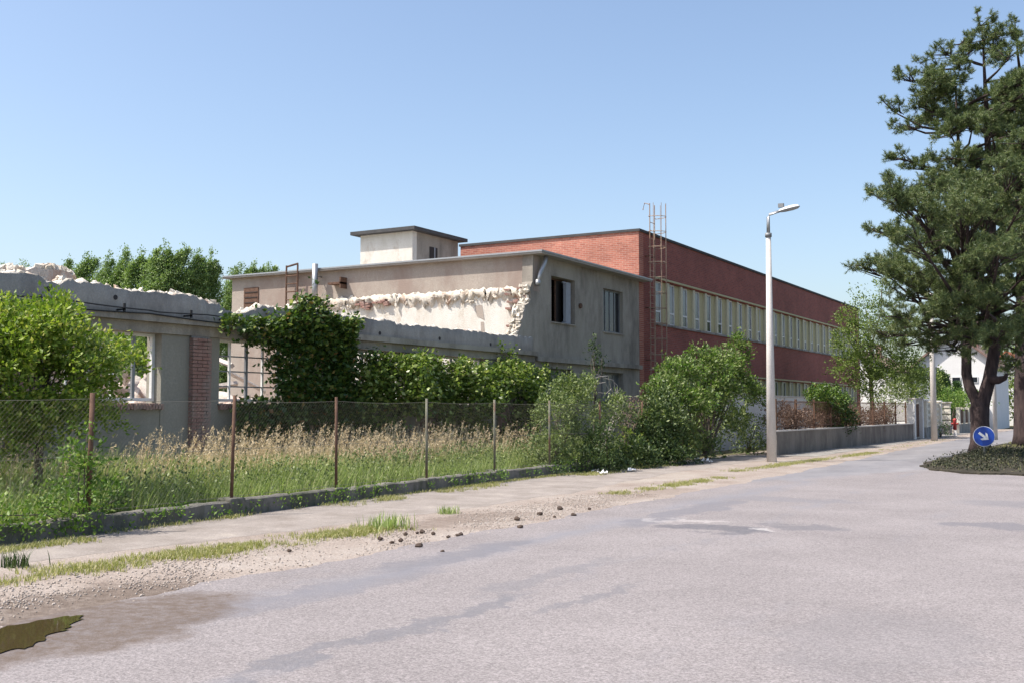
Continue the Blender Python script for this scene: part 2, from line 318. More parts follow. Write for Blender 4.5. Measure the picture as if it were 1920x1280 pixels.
def sheet(name, poly, z, mat, parent=None):
    n = len(poly); v = [(x, y, z) for x, y in poly]
    import bmesh
    bm = bmesh.new(); vs = [bm.verts.new(p) for p in v]; f = bm.faces.new(vs); bm.normal_update()
    if f.normal.z < 0: f.normal_flip()
    bmesh.ops.triangulate(bm, faces=bm.faces[:])
    bm.verts.index_update()
    vv = [tuple(p.co) for p in bm.verts]; ff = [tuple(q.index for q in t.verts) for t in bm.faces]; bm.free()
    return structure(mesh_obj(name, vv, ff, mat, parent, None if parent else (0, 0, 0)))
def strip(name, y0, y1, xl, xr, z, mat, step=.12, seed=1, amp_l=.12, amp_r=.12, parent=None):
    ys = np.arange(y0, y1 + step, step)
    L = np.array([xl(y) if callable(xl) else xl for y in ys]) + amp_l * wob(ys, seed, 2.)
    Rr = np.array([xr(y) if callable(xr) else xr for y in ys]) + amp_r * wob(ys, seed + 9, 2.)
    v = np.vstack([np.c_[L, ys, np.full_like(ys, z)], np.c_[Rr, ys, np.full_like(ys, z)]]); n = len(ys)
    i = np.arange(n - 1); f = np.c_[i, n + i, n + i + 1, i + 1]
    return structure(mesh_obj(name, v, f, mat, parent, None if parent else (0, 0, 0)))
def blob(name, u0, v0, pts_uv, z, mat, seed, amp=.15, parent=None):
    """irregular flat patch whose outline is read off the photograph, laid on the ground"""
    p = np.array([on_ground(u, v)[:2] for u, v in pts_uv]); out = []
    n = len(p)
    for i in range(n):
        a, b = p[i], p[(i + 1) % n]; k = max(2, int(np.linalg.norm(b - a) / .05))
        for j in range(k): out.append(a + (b - a) * j / k)
    out = np.array(out); r = R(seed)
    c = out.mean(0); d = out - c; t = np.arange(len(out)) * 1.
    s = 1 + amp * wob(t * .35, seed); ln = np.linalg.norm(d, axis=1); s = s + (.06 * wob(t * 1.1, seed + 1) + .03 * r.normal(size=len(out))) / np.maximum(ln, .3)
    return sheet(name, c + d * s[:, None], z, mat, parent)

# ------------------------------------------------------------------ setting
sheet('ground', [(-1500, -300), (1500, -300), (1500, 2500), (-1500, 2500)], -.05, 'soil')
XF = lambda y: -12.0 - .6 * min(max((y - 9) / 13, 0), 1)          # fence line
strip('verge', -12, 95, lambda y: XF(y) + .1, -6.6, 0., 'gravel', .5, 3, .02, .02)
strip('path', -12, 37.5, lambda y: XF(y) + .13, lambda y: -10.35 + .75 * min(max((y - 7) / 8, 0), 1) - .7 * min(max((y - 19) / 7, 0), 1), .002, 'path', .1, 5, .02, .13)
strip('pavement', 37.5, 95, -10.75, -9.5, .006, 'concrete', .3, 6, .02, .05)
road = strip('road', -25, 130, lambda y: -7.55 - .5 * min(max((y - 28) / 20, 0), 1), 14, .01, 'road', .08, 11, .16, .1)
# puddle and damp earth at the road edge
structure(blob('puddle', 0, 0, [(-60, 1192), (40, 1172), (110, 1162), (160, 1153), (140, 1172), (95, 1194), (45, 1218), (-70, 1240)], .0175, 'water', 42, .05))
# traffic island
isl = [(-5.3, 44), (-5.4, 36), (-5.3, 32), (-4.7, 30.4), (-3.6, 29.4), (-1.5, 29.2), (3, 29.6), (5, 33), (5.5, 50), (4, 90), (-4.0, 110), (-4.6, 80), (-5.1, 60)]
isl = [tuple(np.array(a) + (np.array(b) - np.array(a)) * t) for a, b in zip(isl, isl[1:] + isl[:1]) for t in np.linspace(0, 1, 24, False)]
isl = [(x + .16 * wob(y * 1.5 + x, 6), y + .3 * wob(x * 2.5 + y * .3, 7)) for x, y in isl]
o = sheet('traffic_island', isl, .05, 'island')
mb = MB()
for i in range(len(isl)):
    a, b = isl[i], isl[(i + 1) % len(isl)]; mb.add([(*a, -.01), (*b, -.01), (*b, .05), (*a, .05)], [(0, 1, 2, 3)])
mb.build('kerb', 'island', o)

# ------------------------------------------------------------------ pieces for rubble
def chunk_mesh(name, seed, mat):
    r = R(seed); v = np.array([(x, y, z) for z in (-1, 1) for x, y in ((-1, -1), (1, -1), (1, 1), (-1, 1))], float)
    f = [(3, 2, 1), (3, 1, 0), (4, 5, 6), (4, 6, 7), (0, 1, 5), (0, 5, 4), (1, 2, 6), (1, 6, 5), (2, 3, 7), (2, 7, 6), (3, 0, 4), (3, 4, 7)]
    v = v * np.array([1., .75, .6]) + r.uniform(-.42, .42, (8, 3))
    me = bpy.data.meshes.new(name); me.from_pydata([tuple(p) for p in v], [], f); me.materials.append(M[mat]); return me
CHUNKS = [chunk_mesh('chunk', i, 'broken') for i in range(6)]
BRICKM = {}
def brick_piece(parent, name, c, size, rot=(0, 0, 0), mat='brick'):
    if mat not in BRICKM:
        b = MB(); b.box(-.5, .5, -.5, .5, -.5, .5); me = bpy.data.meshes.new('brick'); me.from_pydata(b.v, [], b.f); me.materials.append(M[mat]); BRICKM[mat] = me
    o = bpy.data.objects.new(name, BRICKM[mat]); COL.objects.link(o); o.parent = parent
    o.location = np.array(c) - ORIGIN[parent]; o.scale = size; o.rotation_euler = rot; return o
def chunk_piece(parent, c, s, r, name='broken_brick', meshes=CHUNKS):
    o = bpy.data.objects.new(name, meshes[r.integers(len(meshes))]); COL.objects.link(o); o.parent = parent
    o.location = np.array(c) - ORIGIN[parent]; o.scale = s; o.rotation_euler = r.uniform(0, 6.3, 3); return o
def chunk_mass(name, centers, sizes, mat, seed, parent=None):
    r = R(seed); base = [np.array([v.co for v in c.vertices]) for c in CHUNKS]; fc = np.array([tuple(p.vertices) for p in CHUNKS[0].polygons])
    vs = []; fs = []; b = 0
    for c, s in zip(centers, sizes):
        q = r.normal(size=(3, 3)); q, _ = np.linalg.qr(q)
        p = (base[r.integers(6)] * s) @ q + c; vs.append(p); fs.append(fc + b); b += 8
    return mesh_obj(name, np.vstack(vs), np.vstack(fs), mat, parent)

# ------------------------------------------------------------------ ruined building (foreground, street wall X = -17)
XW = -17.0
ruin = empty('ruined_hall', (XW, 18, 0), 'roofless grey ruined hall with broken wall top and brick pilasters behind the wire fence', 'building')
period, y_pil = 4.2, 16.345
pils = [y_pil + period * k for k in (-3, -2, -1, 0, 1, 2, 3)]
y_ends = (3.0, 31.0)
wins = [(p + .6, p + 3.2) for p in pils]           # window opening right of every pilaster
# lower wall with real openings, z 0..3.15
mb = MB()
edges = [y_ends[0]] + [e for w in wins for e in w if y_ends[0] < e < y_ends[1]] + [y_ends[1]]
ww = [w for w in wins if w[0] > y_ends[0] and w[1] < y_ends[1]]
cur = y_ends[0]
for a, b in ww:
    mb.box(XW - .42, XW, cur, a, -.1, 3.15); cur = b
    mb.box(XW - .42, XW - .02, a, b, -.1, 1.72)
mb.box(XW - .42, XW, cur, y_ends[1], -.1, 3.15)
mb.build('wall', 'panel', ruin)
mb = MB(); mb.box(XW - .42, XW + .06, y_ends[0], 30.98, 3.153, 3.36); mb.build('lintel_beam', 'stucco', ruin)
mb = MB(); mb.box(XW - .42, XW + .2, y_ends[0], 30.98, 3.363, 3.50); mb.build('cornice', 'stucco', ruin)
# broken parapet: outline read off the photo
tops = np.array([(3, 4.05), (9, 4.0), (11.7, 3.98), (12.3, 4.05), (12.5, 4.0), (12.7, 3.93), (12.95, 3.93), (13.13, 4.06), (13.3, 3.98), (13.84, 4.0), (14.6, 3.93), (15.1, 3.98), (15.56, 3.96), (16.0, 3.98), (16.43, 3.93), (16.9, 3.85), (17.2, 3.78), (17.54, 3.7), (17.75, 3.8), (18.04, 3.9), (19.5, 3.98), (21.05, 3.96), (22.4, 3.93), (23.8, 3.91), (26.4, 3.93), (28.5, 3.93), (30.1, 3.95), (30.98, 3.95)])
yy = np.arange(3, 30.97, .09); r = R(5)
zz = np.interp(yy, tops[:, 0], tops[:, 1]) + .03 * wob(yy, 3, 4.) + .02 * wob(yy, 13, 13.) + r.normal(0, .02, len(yy))
n = len(yy); v = []
zb = zz - .05 + r.normal(0, .03, n)
for xo, zt in ((XW + .03, zz), (XW - .18, zz + .03 + r.normal(0, .03, n)), (XW - .38, zb)):
    v.append(np.c_[np.full(n, xo) + r.normal(0, .008, n) * (xo < XW), yy, zt])
fr_b = np.c_[np.full(n, XW + .03), yy, np.full(n, 3.503)]; bk_b = np.c_[np.full(n, XW - .38), yy, np.full(n, 3.503)]
rows = [fr_b] + v + [bk_b]; vv = np.vstack(rows); fs = []; mi = []
for k in range(4):
    for i in range(n - 1):
        fs.append((k * n + i, k * n + i + 1, (k + 1) * n + i + 1, (k + 1) * n + i)); mi.append(0 if k == 0 else 1)
fixn(mesh_obj('broken_parapet', vv, np.array(fs), ['stucco', 'broken'], ruin, mi=mi))
# loose masonry lying on the broken edge, the nearer pieces singly
r = R(8)
for k in range(130):
    y = r.uniform(11.2, 22.5); z = np.interp(y, yy, zz); s = r.uniform(.025, .06)
    chunk_piece(ruin, (XW - r.uniform(.08, .34), y, z + s * .3), (s * r.uniform(.8, 1.5), s * r.uniform(1, 1.7), s * .75), r)
# brick pilasters, brick by brick where they can be told apart
for p in pils:
    if not 3.5 < p < 30: continue
    if abs(p - y_pil) < .1:
        z = .0; row = 0
        mbp = MB(); mbp.box(XW + .003, XW + .055, p - .255, p + .255, -.1, 3.15); core = mbp.build('pilaster', 'concrete', ruin)
        while z < 3.10:
            cuts = [-.265, 0, .265] if row % 2 else [-.265, -.132, .132, .265]
            for a, b in zip(cuts[:-1], cuts[1:]):
                j = r.uniform(-.004, .004)
                brick_piece(core, 'brick', (XW + .06 + j, p + (a + b) / 2, z + .036), (.12, b - a - .012, .064))
            z += .076; row += 1
    else:
        mbp = MB(); mbp.box(XW + .003, XW + .12, p - .265, p + .265, -.1, 3.15); mbp.build('pilaster', 'brick', ruin)
# window frames, lattice and brick-on-edge sills
for a, b in ww:
    if b < 9: continue
    fm = MB(); x0, x1 = XW - .26, XW - .19; z0, z1 = 1.8, 3.148
    for y in (a, b - .07): fm.box(x0, x1, y, y + .07, z0, z1)
    fm.box(x0, x1, a + .07, b - .07, z0, z0 + .06); fm.box(x0, x1, a + .07, b - .07, z1 - .06, z1)
    wf = fm.build('window_frame', 'white', ruin)
    for j, t in enumerate(np.linspace(a, b, 6)[1:-1]):
        g = MB(); wd = .035 if j % 2 else .022; g.box(x0 + .01, x1 - .01, t - wd, t + wd, z0 + .06, z1 - .06); g.build('mullion', 'steel_dull' if j % 2 else 'white', wf)
    if a > 15:
        for z in (2.13, 2.46, 2.79):
            g = MB(); g.box(x0 + .02, x1 - .02, a + .07, b - .07, z - .014, z + .014); g.build('glazing_bar', 'steel_dull', wf)
    sb = MB(); sb.box(XW - .4, XW + .05, a - .05, b + .05, 1.723, 1.748); sill = sb.build('window_sill', 'concrete', ruin)
    y = a - .02
    while y < b:
        brick_piece(sill, 'brick', (XW - .05, y + .035, 1.69 + r.uniform(-.01, .01)), (.28, .062, .115) , (r.uniform(-.05, .05), 0, 0)); y += .078
# cables on brackets
cb = MB(); yA = np.linspace(5, 20.2, 60)
for off, ph in ((0, 0), (.1, 1.1)):
    zc = 3.62 - off - .05 * np.abs(np.sin((yA - 5) / 15.2 * math.pi * 4 + ph)) - .02 * (yA > 15)
    cb.tube([(XW + .235, y, z) for y, z in zip(yA, zc)], .014, 5)
cb.build('cable', 'cable', ruin)
for y in (12.35, 14.2, 15.9, 16.9, 19):
    b = MB(); b.box(XW + .03, XW + .25, y - .02, y + .02, 3.53, 3.56); b.box(XW + .22, XW + .25, y - .02, y + .02, 3.5, 3.66); b.build('cable_bracket', 'cable', ruin)
for y, z in ((12.66, 3.8), (14.15, 3.78), (22.6, 3.6), (25.4, 3.62), (28.2, 3.6)):
    b = MB(); b.tube([(XW + .0, y, z), (XW + .04, y, z)], .05, 8); b.build('scaffold_hole_shade', 'dark_void', ruin)  # dark discs paint the shade inside the holes
# inner wall stump and floor rubble seen through and above the wall
iw = MB(); pts = [(12.5, -.05)] + [(y, 4.7 + .12 * wob(y * 3, 4) - (.5 if y > 16.3 else 0)) for y in np.linspace(12.5, 17.2, 26)] + [(17.2, -.05)]
iw.prism(pts, 0, -21.4, -21.0); fixn(iw.build('inner_wall', 'rubble', ruin))
for k in range(40):
    y = r.uniform(12.5, 16.4); s = r.uniform(.05, .11); chunk_piece(ruin, (-21.2 + r.uniform(-.1, .1), y, 4.72 + .12 * wob(y * 3, 4)), (s, s * 1.3, s), r)
N = 4200; xy = np.c_[r.uniform(-29, -17.8, N), r.uniform(6, 30.3, N)]
hgt = .4 + 2.9 * np.clip(1 - np.abs(xy[:, 0] + 22.5) / 4.2, 0, 1) * (.55 + .45 * wob(xy[:, 1], 12, .5)) * np.clip(1.2 - np.abs(xy[:, 1] - 19) / 9, 0, 1)
cen = np.c_[xy, hgt * r.uniform(.25, 1, N)]
rub = chunk_mass('rubble_heap', cen, r.uniform(.12, .42, N), 'rubble', 77)
stuff(rub, 'pale heap of masonry rubble inside the roofless hall', 'rubble')
for k in range(12):
    y = r.uniform(16, 25); x = r.uniform(-23.5, -20); d = np.array([r.uniform(-1, 1), r.uniform(.2, 1), r.uniform(-.25, .35)]); d *= r.uniform(1.2, 2.4) / np.linalg.norm(d)
    c = np.array([x, y, 2.6 + r.uniform(-.5, .35)]); b = MB(); b.tube([c - d * .5, c + d * .5], .07, 4)
    tag(b.build('broken_beam', 'dead_wood'), 'pale broken timber lying on the rubble inside the ruined hall', 'beam', 'timbers in the rubble')

# ------------------------------------------------------------------ grey two storey building
YC, YR = 31.0, 39.8
grey = empty('grey_building', (XW, 35, 0), 'two storey grey stucco building with torn end wall and flat roof', 'building')
gw = [(32.25, 34.05, 4.58, 6.14), (36.4, 38.2, 4.5, 6.12)]     # upper windows y0 y1 z0 z1
lw = [(32.2, 33.9, 1.6, 3.0), (36.2, 38.2, 1.6, 3.0)]
mb = MB(); T = .4
def wall_with(mb, y0, y1, z0, z1, holes):
    cur = y0
    for a, b, c, d in sorted(holes):
        mb.box(XW - T, XW, cur, a, z0, z1); mb.box(XW - T, XW, a, b, z0, c); mb.box(XW - T, XW, a, b, d, z1); cur = b
    mb.box(XW - T, XW, cur, y1, z0, z1)
wall_with(mb, YC + .42, YR - .03, 3.36, 6.7, gw); wall_with(mb, YC + .05, YR - .03, -.1, 3.2, lw)
mb.build('street_wall', 'stucco', grey)
b = MB(); b.box(XW - T, XW + .14, YC + .03, YR - .03, 3.203, 3.358); b.build('cornice', 'stucco', grey)
# jagged stub of the torn street wall at the corner
st = [(31.42, 3.36), (31.42, 6.7), (30.98, 6.7), (30.93, 5.8)]
zs = np.linspace(5.75, 3.96, 22); rr = R(31)
edge = np.interp(zs[::-1], [3.96, 4.3, 4.9, 5.2, 5.6, 5.75], [29.9, 30.15, 30.35, 30.8, 30.75, 30.9])[::-1] + rr.normal(0, .045, 22)
st += list(zip(edge, zs)) + [(29.85, 3.94), (29.85, 3.53), (30.985, 3.53), (30.985, 3.36)]
b = MB(); b.prism(st, 0, XW - T, XW - .004); fixn(b.build('torn_wall_stub', 'stucco', grey))
for k in range(60):
    z = rr.uniform(4, 5.75); y = np.interp(z, zs[::-1], edge[::-1]); s = rr.uniform(.03, .075)
    chunk_piece(grey, (XW - rr.uniform(.06, .38), y - .02, z), (s * 1.2, s, s), rr)
# end wall: buff stucco above, white plaster below, broken slab edge between
b = MB(); b.box(-30.5, XW - .001, YC + .02, YC + .42, 5.5, 6.698); b.build('end_wall_upper', 'stucco_sun', grey)
b = MB(); b.box(-25.6, XW - T - .002, YC - .06, YC + .4, .0, 5.5); b.build('end_wall_plaster', 'white_plaster', grey)
b = MB(); b.box(-30.5, -25.602, YC, YC + .4, .0, 5.498); b.build('end_wall_far', 'stucco_sun', grey)
xs = np.arange(-27.3, XW - .25, .1); nn = len(xs); r = R(91)
prof = []
for k, (dy, z) in enumerate(((-.03, 5.66), (-.13, 5.62), (-.16, 5.5), (-.13, 5.38), (-.062, 5.3))):
    a = (0, .03, .05, .05, .0)[k]
    prof.append(np.c_[xs, YC + dy + a * r.normal(size=nn) * .8, z + (.035 + .09 * (k > 2)) * r.normal(size=nn) + (.07 * wob(xs, 6, 2.) if k > 1 else 0)])
vv = np.vstack(prof); i = np.arange(nn - 1)
fs = np.vstack([np.c_[k * nn + i, k * nn + i + 1, (k + 1) * nn + i + 1, (k + 1) * nn + i] for k in range(4)])
mesh_obj('broken_slab_edge', vv, fs, 'broken', grey)
for k in range(110):
    x = r.uniform(-27.3, XW - .1); s = r.uniform(.025, .06)
    chunk_piece(grey, (x, YC - r.uniform(.06, .17), 5.45 + r.uniform(-.2, .15)), (s * 1.4, s, s * .8), r)
for k in range(36):                                   # bricks left in the torn edge near the corner and halfway along
    x = r.uniform(-17.9, -17.15) if k < 22 else r.uniform(-24.2, -22.8)
    brick_piece(grey, 'brick', (x, YC - .12, (r.uniform(4.2, 5.6) if k < 22 else r.uniform(5.2, 5.5))), (.22, .2, .065), (0, r.uniform(-.1, .1), r.uniform(-.3, .3)))
b = MB(); b.add([(-19.25, YC - .072, 5.1), (-18.95, YC - .072, 5.12), (-18.85, YC - .072, 4.6), (-19.15, YC - .072, 4.75)], [(0, 1, 2, 3)]); b.add([(-19.0, YC - .072, 4.55), (-18.88, YC - .072, 4.55), (-18.84, YC - .072, 4.05), (-18.98, YC - .072, 4.1)], [(0, 1, 2, 3)])
b.build('painted_scrap_shadow', 'stucco_sun', grey)
# flat quads above paint the shadow of a hanging scrap, scrap not modelled
# small high window in the far part of the end wall
b = MB(); b.box(-29.85, -29.1, YC - .012, YC + .014, 5.52, 6.3); w = b.build('window', 'rust', grey)
for z in (5.7, 5.9, 6.1):
    b = MB(); b.box(-29.8, -29.15, YC - .03, YC - .014, z, z + .03); b.build('bar', 'dark_void', w)
# roof
b = MB(); b.add([(-30.8, YC - .2, 6.7), (XW + .42, YC - .2, 6.7), (XW + .42, YR + .35, 6.7), (-30.8, YR - .02, 6.7), (-30.8, YC - .2, 6.79), (XW + .42, YC - .2, 6.79), (XW + .42, YR + .35, 6.79), (-30.8, YR - .02, 6.79)],
                [(3, 2, 1, 0), (4, 5, 6, 7), (0, 1, 5, 4), (1, 2, 6, 5), (2, 3, 7, 6), (3, 0, 4, 7)]); rf = b.build('roof', 'roof_edge', grey)
b = MB(); b.box(-30.8, XW + .44, YC - .23, YC - .203, 6.76, 6.81); b.box(XW + .423, XW + .45, YC - .2, YR + .35, 6.76, 6.81); b.build('roof_flashing', 'steel', rf)
# hidden floors and backs so that daylight does not leak through the openings
b = MB(); b.box(-30.5, XW - T, YC + .42, YR - .05, 3.2, 3.35); b.build('floor_slab', 'inside', grey)
b = MB(); b.box(-30.5, -30.1, YC + .42, YR - .05, -.1, 6.69); b.build('rear_wall', 'stucco', grey)
b = MB(); b.box(-21.2, -21.0, YC + .42, YR - .05, 3.36, 6.69); b.box(-21.2, -21.0, YC + .42, YR - .05, -.1, 3.19); b.build('partition', 'inside', grey)
# windows: frames and sashes
def sash(parent, y0, y1, z0, z1, x, glass='glass', frame='white', bars=1, open_left=False):
    f = MB(); w = .06
    f.box(x - .06, x, y0 + .002, y0 + w, z0, z1 - .002); f.box(x - .06, x, y1 - w, y1 - .002, z0, z1 - .002)
    f.box(x - .06, x, y0 + w, y1 - w, z0, z0 + w); f.box(x - .06, x, y0 + w, y1 - w, z1 - w, z1 - .002)
    wd = f.build('window', frame, parent)
    ym = np.linspace(y0 + w, y1 - w, bars + 2)
    for k in range(bars + 1):
        if k > 0: g = MB(); g.box(x - .055, x - .005, ym[k] - .03, ym[k] + .03, z0 + w, z1 - w); g.build('mullion', frame, wd)
        if open_left and k == 0: continue
        g = MB(); g.box(x - .035, x - .025, ym[k] + (.03 if k else 0), ym[k + 1] - (.03 if k < bars else 0), z0 + w, z1 - w); g.build('pane', glass, wd)
    return wd
w1 = sash(grey, *gw[0], XW - .3, 'dark_void', 'rust', 1, True)  # dark pane paints the unlit void of the open window
f = MB(); f.box(XW - .16, XW + .02, 33.33, 33.38, 4.64, 6.0); f.box(XW - .16, XW - .1, 33.33, 33.9, 4.6, 6.05); f.build('open_shutter', 'greyblue', w1)
sash(grey, *gw[1], XW - .14, 'glass', 'steel_dull', 3)
for h in lw: sash(grey, *h, XW - .2, 'glass_dusty', 'steel_dull', 3)
for h in gw:
    b = MB(); b.box(XW - .1, XW + .05, h[0] - .04, h[1] + .04, h[2] - .05, h[2] - .003); b.build('window_sill', 'stucco', grey)
# loose downpipe at the corner
b = MB(); b.tube([(XW + .22, 31.45, 6.68), (XW + .2, 31.4, 6.45), (XW + .14, 31.2, 6.1), (XW + .12, 31.08, 5.75)], .075, 10); b.tube([(XW + .12, 31.09, 5.86), (XW + .12, 31.06, 5.68)], .09, 10)
b.build('downpipe', 'steel', grey, smooth=True)
b = MB(); b.tube([(XW + .01, 34.4, 5.28), (XW + .08, 34.4, 5.28)], .09, 8); b.build('wall_rosette', 'rust', grey)
# pipe, ladder stump and brackets standing on the torn end
b = MB(); b.tube([(-26.0, YC - .35, 5.3), (-26.0, YC - .35, 6.95)], .11, 10); b.tube([(-26.0, YC - .35, 5.55), (-26.0, YC + .1, 5.55)], .03, 6); b.tube([(-26.0, YC - .35, 6.5), (-26.0, YC + .1, 6.5)], .03, 6); b.build('vent_pipe', 'steel', grey, smooth=True)
b = MB()
for x in (-27.5, -26.95): b.tube([(x, YC - .22, 5.5), (x, YC - .22, 7.0)], .035, 6)
for z in (5.7, 6.0, 6.3, 6.6): b.tube([(-27.5, YC - .22, z), (-26.95, YC - .22, z)], .025, 6)
b.tube([(-27.5, YC - .22, 6.95), (-27.2, YC + .1, 7.1)], .04, 6); b.build('iron_rungs', 'rust', grey)
b = MB(); b.box(-25.4, -24.8, YC - .35, YC + .01, 6.15, 6.22); b.box(-24.85, -24.8, YC - .35, YC + .01, 6.0, 6.4); b.build('wall_bracket', 'rust', grey)
# roof house
bx0, bx1, by0, by1 = -27.3, -24.7, 35.0, 38.35
b = MB(); b.box(bx0, bx1, by0 + .002, by0 + .3, 6.793, 8.7); b.build('roof_house_front', 'white_plaster', rf)
b = MB(); b.box(bx1 - .25, bx1 + .003, by0 + .302, by1, 6.793, 8.7); b.box(bx0, bx1 - .25, by1 - .25, by1, 6.793, 8.7); b.box(bx0, bx0 + .25, by0 + .302, by1 - .25, 6.793, 8.7); b.build('roof_house_side', 'stucco', rf)
b = MB(); b.box(bx0 - .3, bx1 + .3, by0 - .3, by1 + .3, 8.703, 8.84); b.build('roof_house_slab', 'roof_felt', rf)
b = MB(); b.box(bx1 + .004, bx1 + .03, 36.2, 36.75, 7.5, 8.22); b.build('roof_house_window', 'dark_void', rf)
b = MB(); b.box(bx1 + .031, bx1 + .05, 36.5, 36.56, 7.5, 8.22); b.build('roof_house_window_bar', 'greyblue', rf)

# ------------------------------------------------------------------ red brick factory
red = empty('brick_factory', (XW, 60, 0), 'long red brick factory with two bands of cream framed windows', 'building')
Y1, ZT = 80.0, 8.74; XB = -25.5
bands = [(41.45, 78.9, 5.17, 6.95), (41.45, 78.9, 1.6, 3.16)]
mb = MB(); y0 = YR
mb.box(XW - .45, XW, y0 + .45, 41.45, -.1, ZT); mb.box(XW - .45, XW, 78.9, Y1, -.1, ZT)
mb.box(XW - .45, XW, 41.45, 78.9, 6.95, ZT); mb.box(XW - .45, XW, 41.45, 78.9, 3.16, 5.17); mb.box(XW - .45, XW, 41.45, 78.9, -.1, 1.6)
mb.build('street_wall', 'brick_x', red)
b = MB(); b.box(XB, XW - .003, y0, y0 + .448, -.1, ZT); b.build('end_wall', 'brick_y', red)
b = MB(); b.box(XW - .2, XW - .0005, y0 - .001, y0 + .4495, 6.2, ZT); b.build('corner_brickwork', 'brick_y', red) if False else None
b = MB(); b.box(XB, XB + .4, y0 + .45, Y1 - .4, -.1, ZT); b.box(XB, XW - .46, Y1 - .4, Y1, -.1, ZT); b.build('rear_wall', 'brick_x', red)
b = MB(); b.box(XB - .05, XW + .06, y0 - .06, Y1 + .05, ZT + .002, ZT + .1); rr_ = b.build('roof', 'roof_felt', red)
b = MB(); b.box(XW - .5, XW - .1, 41.45, 78.9, 6.952, 6.96); b.build('lintel', 'concrete', red) if False else None
for zb in (5.17, 1.6):
    b = MB(); b.box(XW - .44, XW + .07, 41.3, 79.0, zb - .09, zb - .004); b.build('sill_band', 'concrete', red)
    b = MB(); b.box(XW - .44, XW + .05, 41.3, 79.0, (7.0 if zb > 3 else 3.21), (7.08 if zb > 3 else 3.29)); b.build('head_band', 'cream_dark', red)
b = MB(); b.box(-21.5, -21.3, y0 + .5, Y1 - .5, 3.4, 8.6); b.box(-21.5, -21.3, y0 + .5, Y1 - .5, 0, 3.1); b.build('partition', 'inside', red)
b = MB(); b.box(XB + .4, XW - .46, y0 + .46, Y1 - .42, 3.15, 3.35); b.build('floor_slab', 'inside', red)
nb = 24; sp = (78.9 - 41.45) / nb; r = R(14)
pil_me = None
for (a, e, z0, z1) in bands:
    for k in range(nb + 1):
        y = a + sp * k; yl, yr = max(y - .12, a + .001), min(y + .12, e - .001)
        b = MB(); b.box(XW - .44, XW - .02, yl, yr, z0 + .001, z1 - .001); b.build('window_pier', 'cream', red)
    for k in range(nb):
        y = a + sp * k + .12; ye = a + sp * (k + 1) - .12; x = XW - .13
        f = MB(); w = .07; ysp = ye - .5; zt_ = z0 + .52
        f.box(x - .06, x, y, y + w, z0, z1); f.box(x - .06, x, ysp - w, ysp, z0, z1)
        f.box(x - .06, x, y + w, ysp - w, z0, z0 + w); f.box(x - .06, x, y + w, ysp - w, z1 - w, z1 - .002); f.box(x - .06, x, y + w, ysp - w, zt_ - w / 2, zt_ + w / 2)
        wd = f.build('window', 'white', red)
        up = r.choice(['glass', 'glass_dusty', 'glass_dusty', 'cream_dark'], p=[.4, .3, .2, .1])
        g = MB(); g.box(x - .035, x - .028, y + w, ysp - w, zt_ + w / 2, z1 - w); g.build('pane', str(up), wd)
        g = MB(); g.box(x - .035, x - .028, y + w, ysp - w, z0 + w, zt_ - w / 2); g.build('pane', 'glass' if r.random() < .7 else 'glass_dusty', wd)
        g = MB(); g.box(x - .05, x + .01, ysp, ye, z0, z1 - .002); g.build('infill_panel', 'cream_dark', wd)
# fire ladder with a safety cage
lad = empty('caged_ladder', (XW + .2, 40.7, 0), 'rusty caged fire ladder rising above the corner of the brick factory', 'ladder')
LY0, LY1, LX = 40.42, 40.92, XW + .22
b = MB()
for y in (LY0, LY1): b.tube([(LX, y, .0), (LX, y, 9.95)], .02, 6)
b.build('side_rail', 'ladder_paint', lad)
for z in np.arange(.6, 9.3, .33):
    b = MB(); b.tube([(LX, LY0, z), (LX, LY1, z)], .015, 5); b.build('rung', 'ladder_paint', lad)
for z in np.arange(3.2, 10, .62):
    b = MB(); pts = [(LX + .62 * math.sin(t) * .95, (LY0 + LY1) / 2 - .40 * math.cos(t), z) for t in np.linspace(0, math.pi, 11)]
    b.tube([(LX, LY0, z)] + pts + [(LX, LY1, z)], .015, 5); b.build('cage_hoop', 'ladder_paint', lad)
for t in np.linspace(.35, math.pi - .35, 5):
    x, y = LX + .6 * math.sin(t), (LY0 + LY1) / 2 - .40 * math.cos(t); b = MB(); b.tube([(x, y, 3.2), (x, y, 9.94)], .011, 5); b.build('cage_bar', 'ladder_paint', lad)
for z in (1.5, 3.6, 5.7, 7.8):
    b = MB()
    for y in (LY0, LY1): b.tube([(XW - .02, y, z), (LX, y, z)], .022, 5)
    b.build('wall_bracket', 'rust', lad)
b = MB(); b.tube([(LX, LY0, 9.9), (LX - .22, LY0, 9.98), (LX - .3, LY0, 9.7)], .022, 6); b.build('handrail', 'ladder_paint', lad)

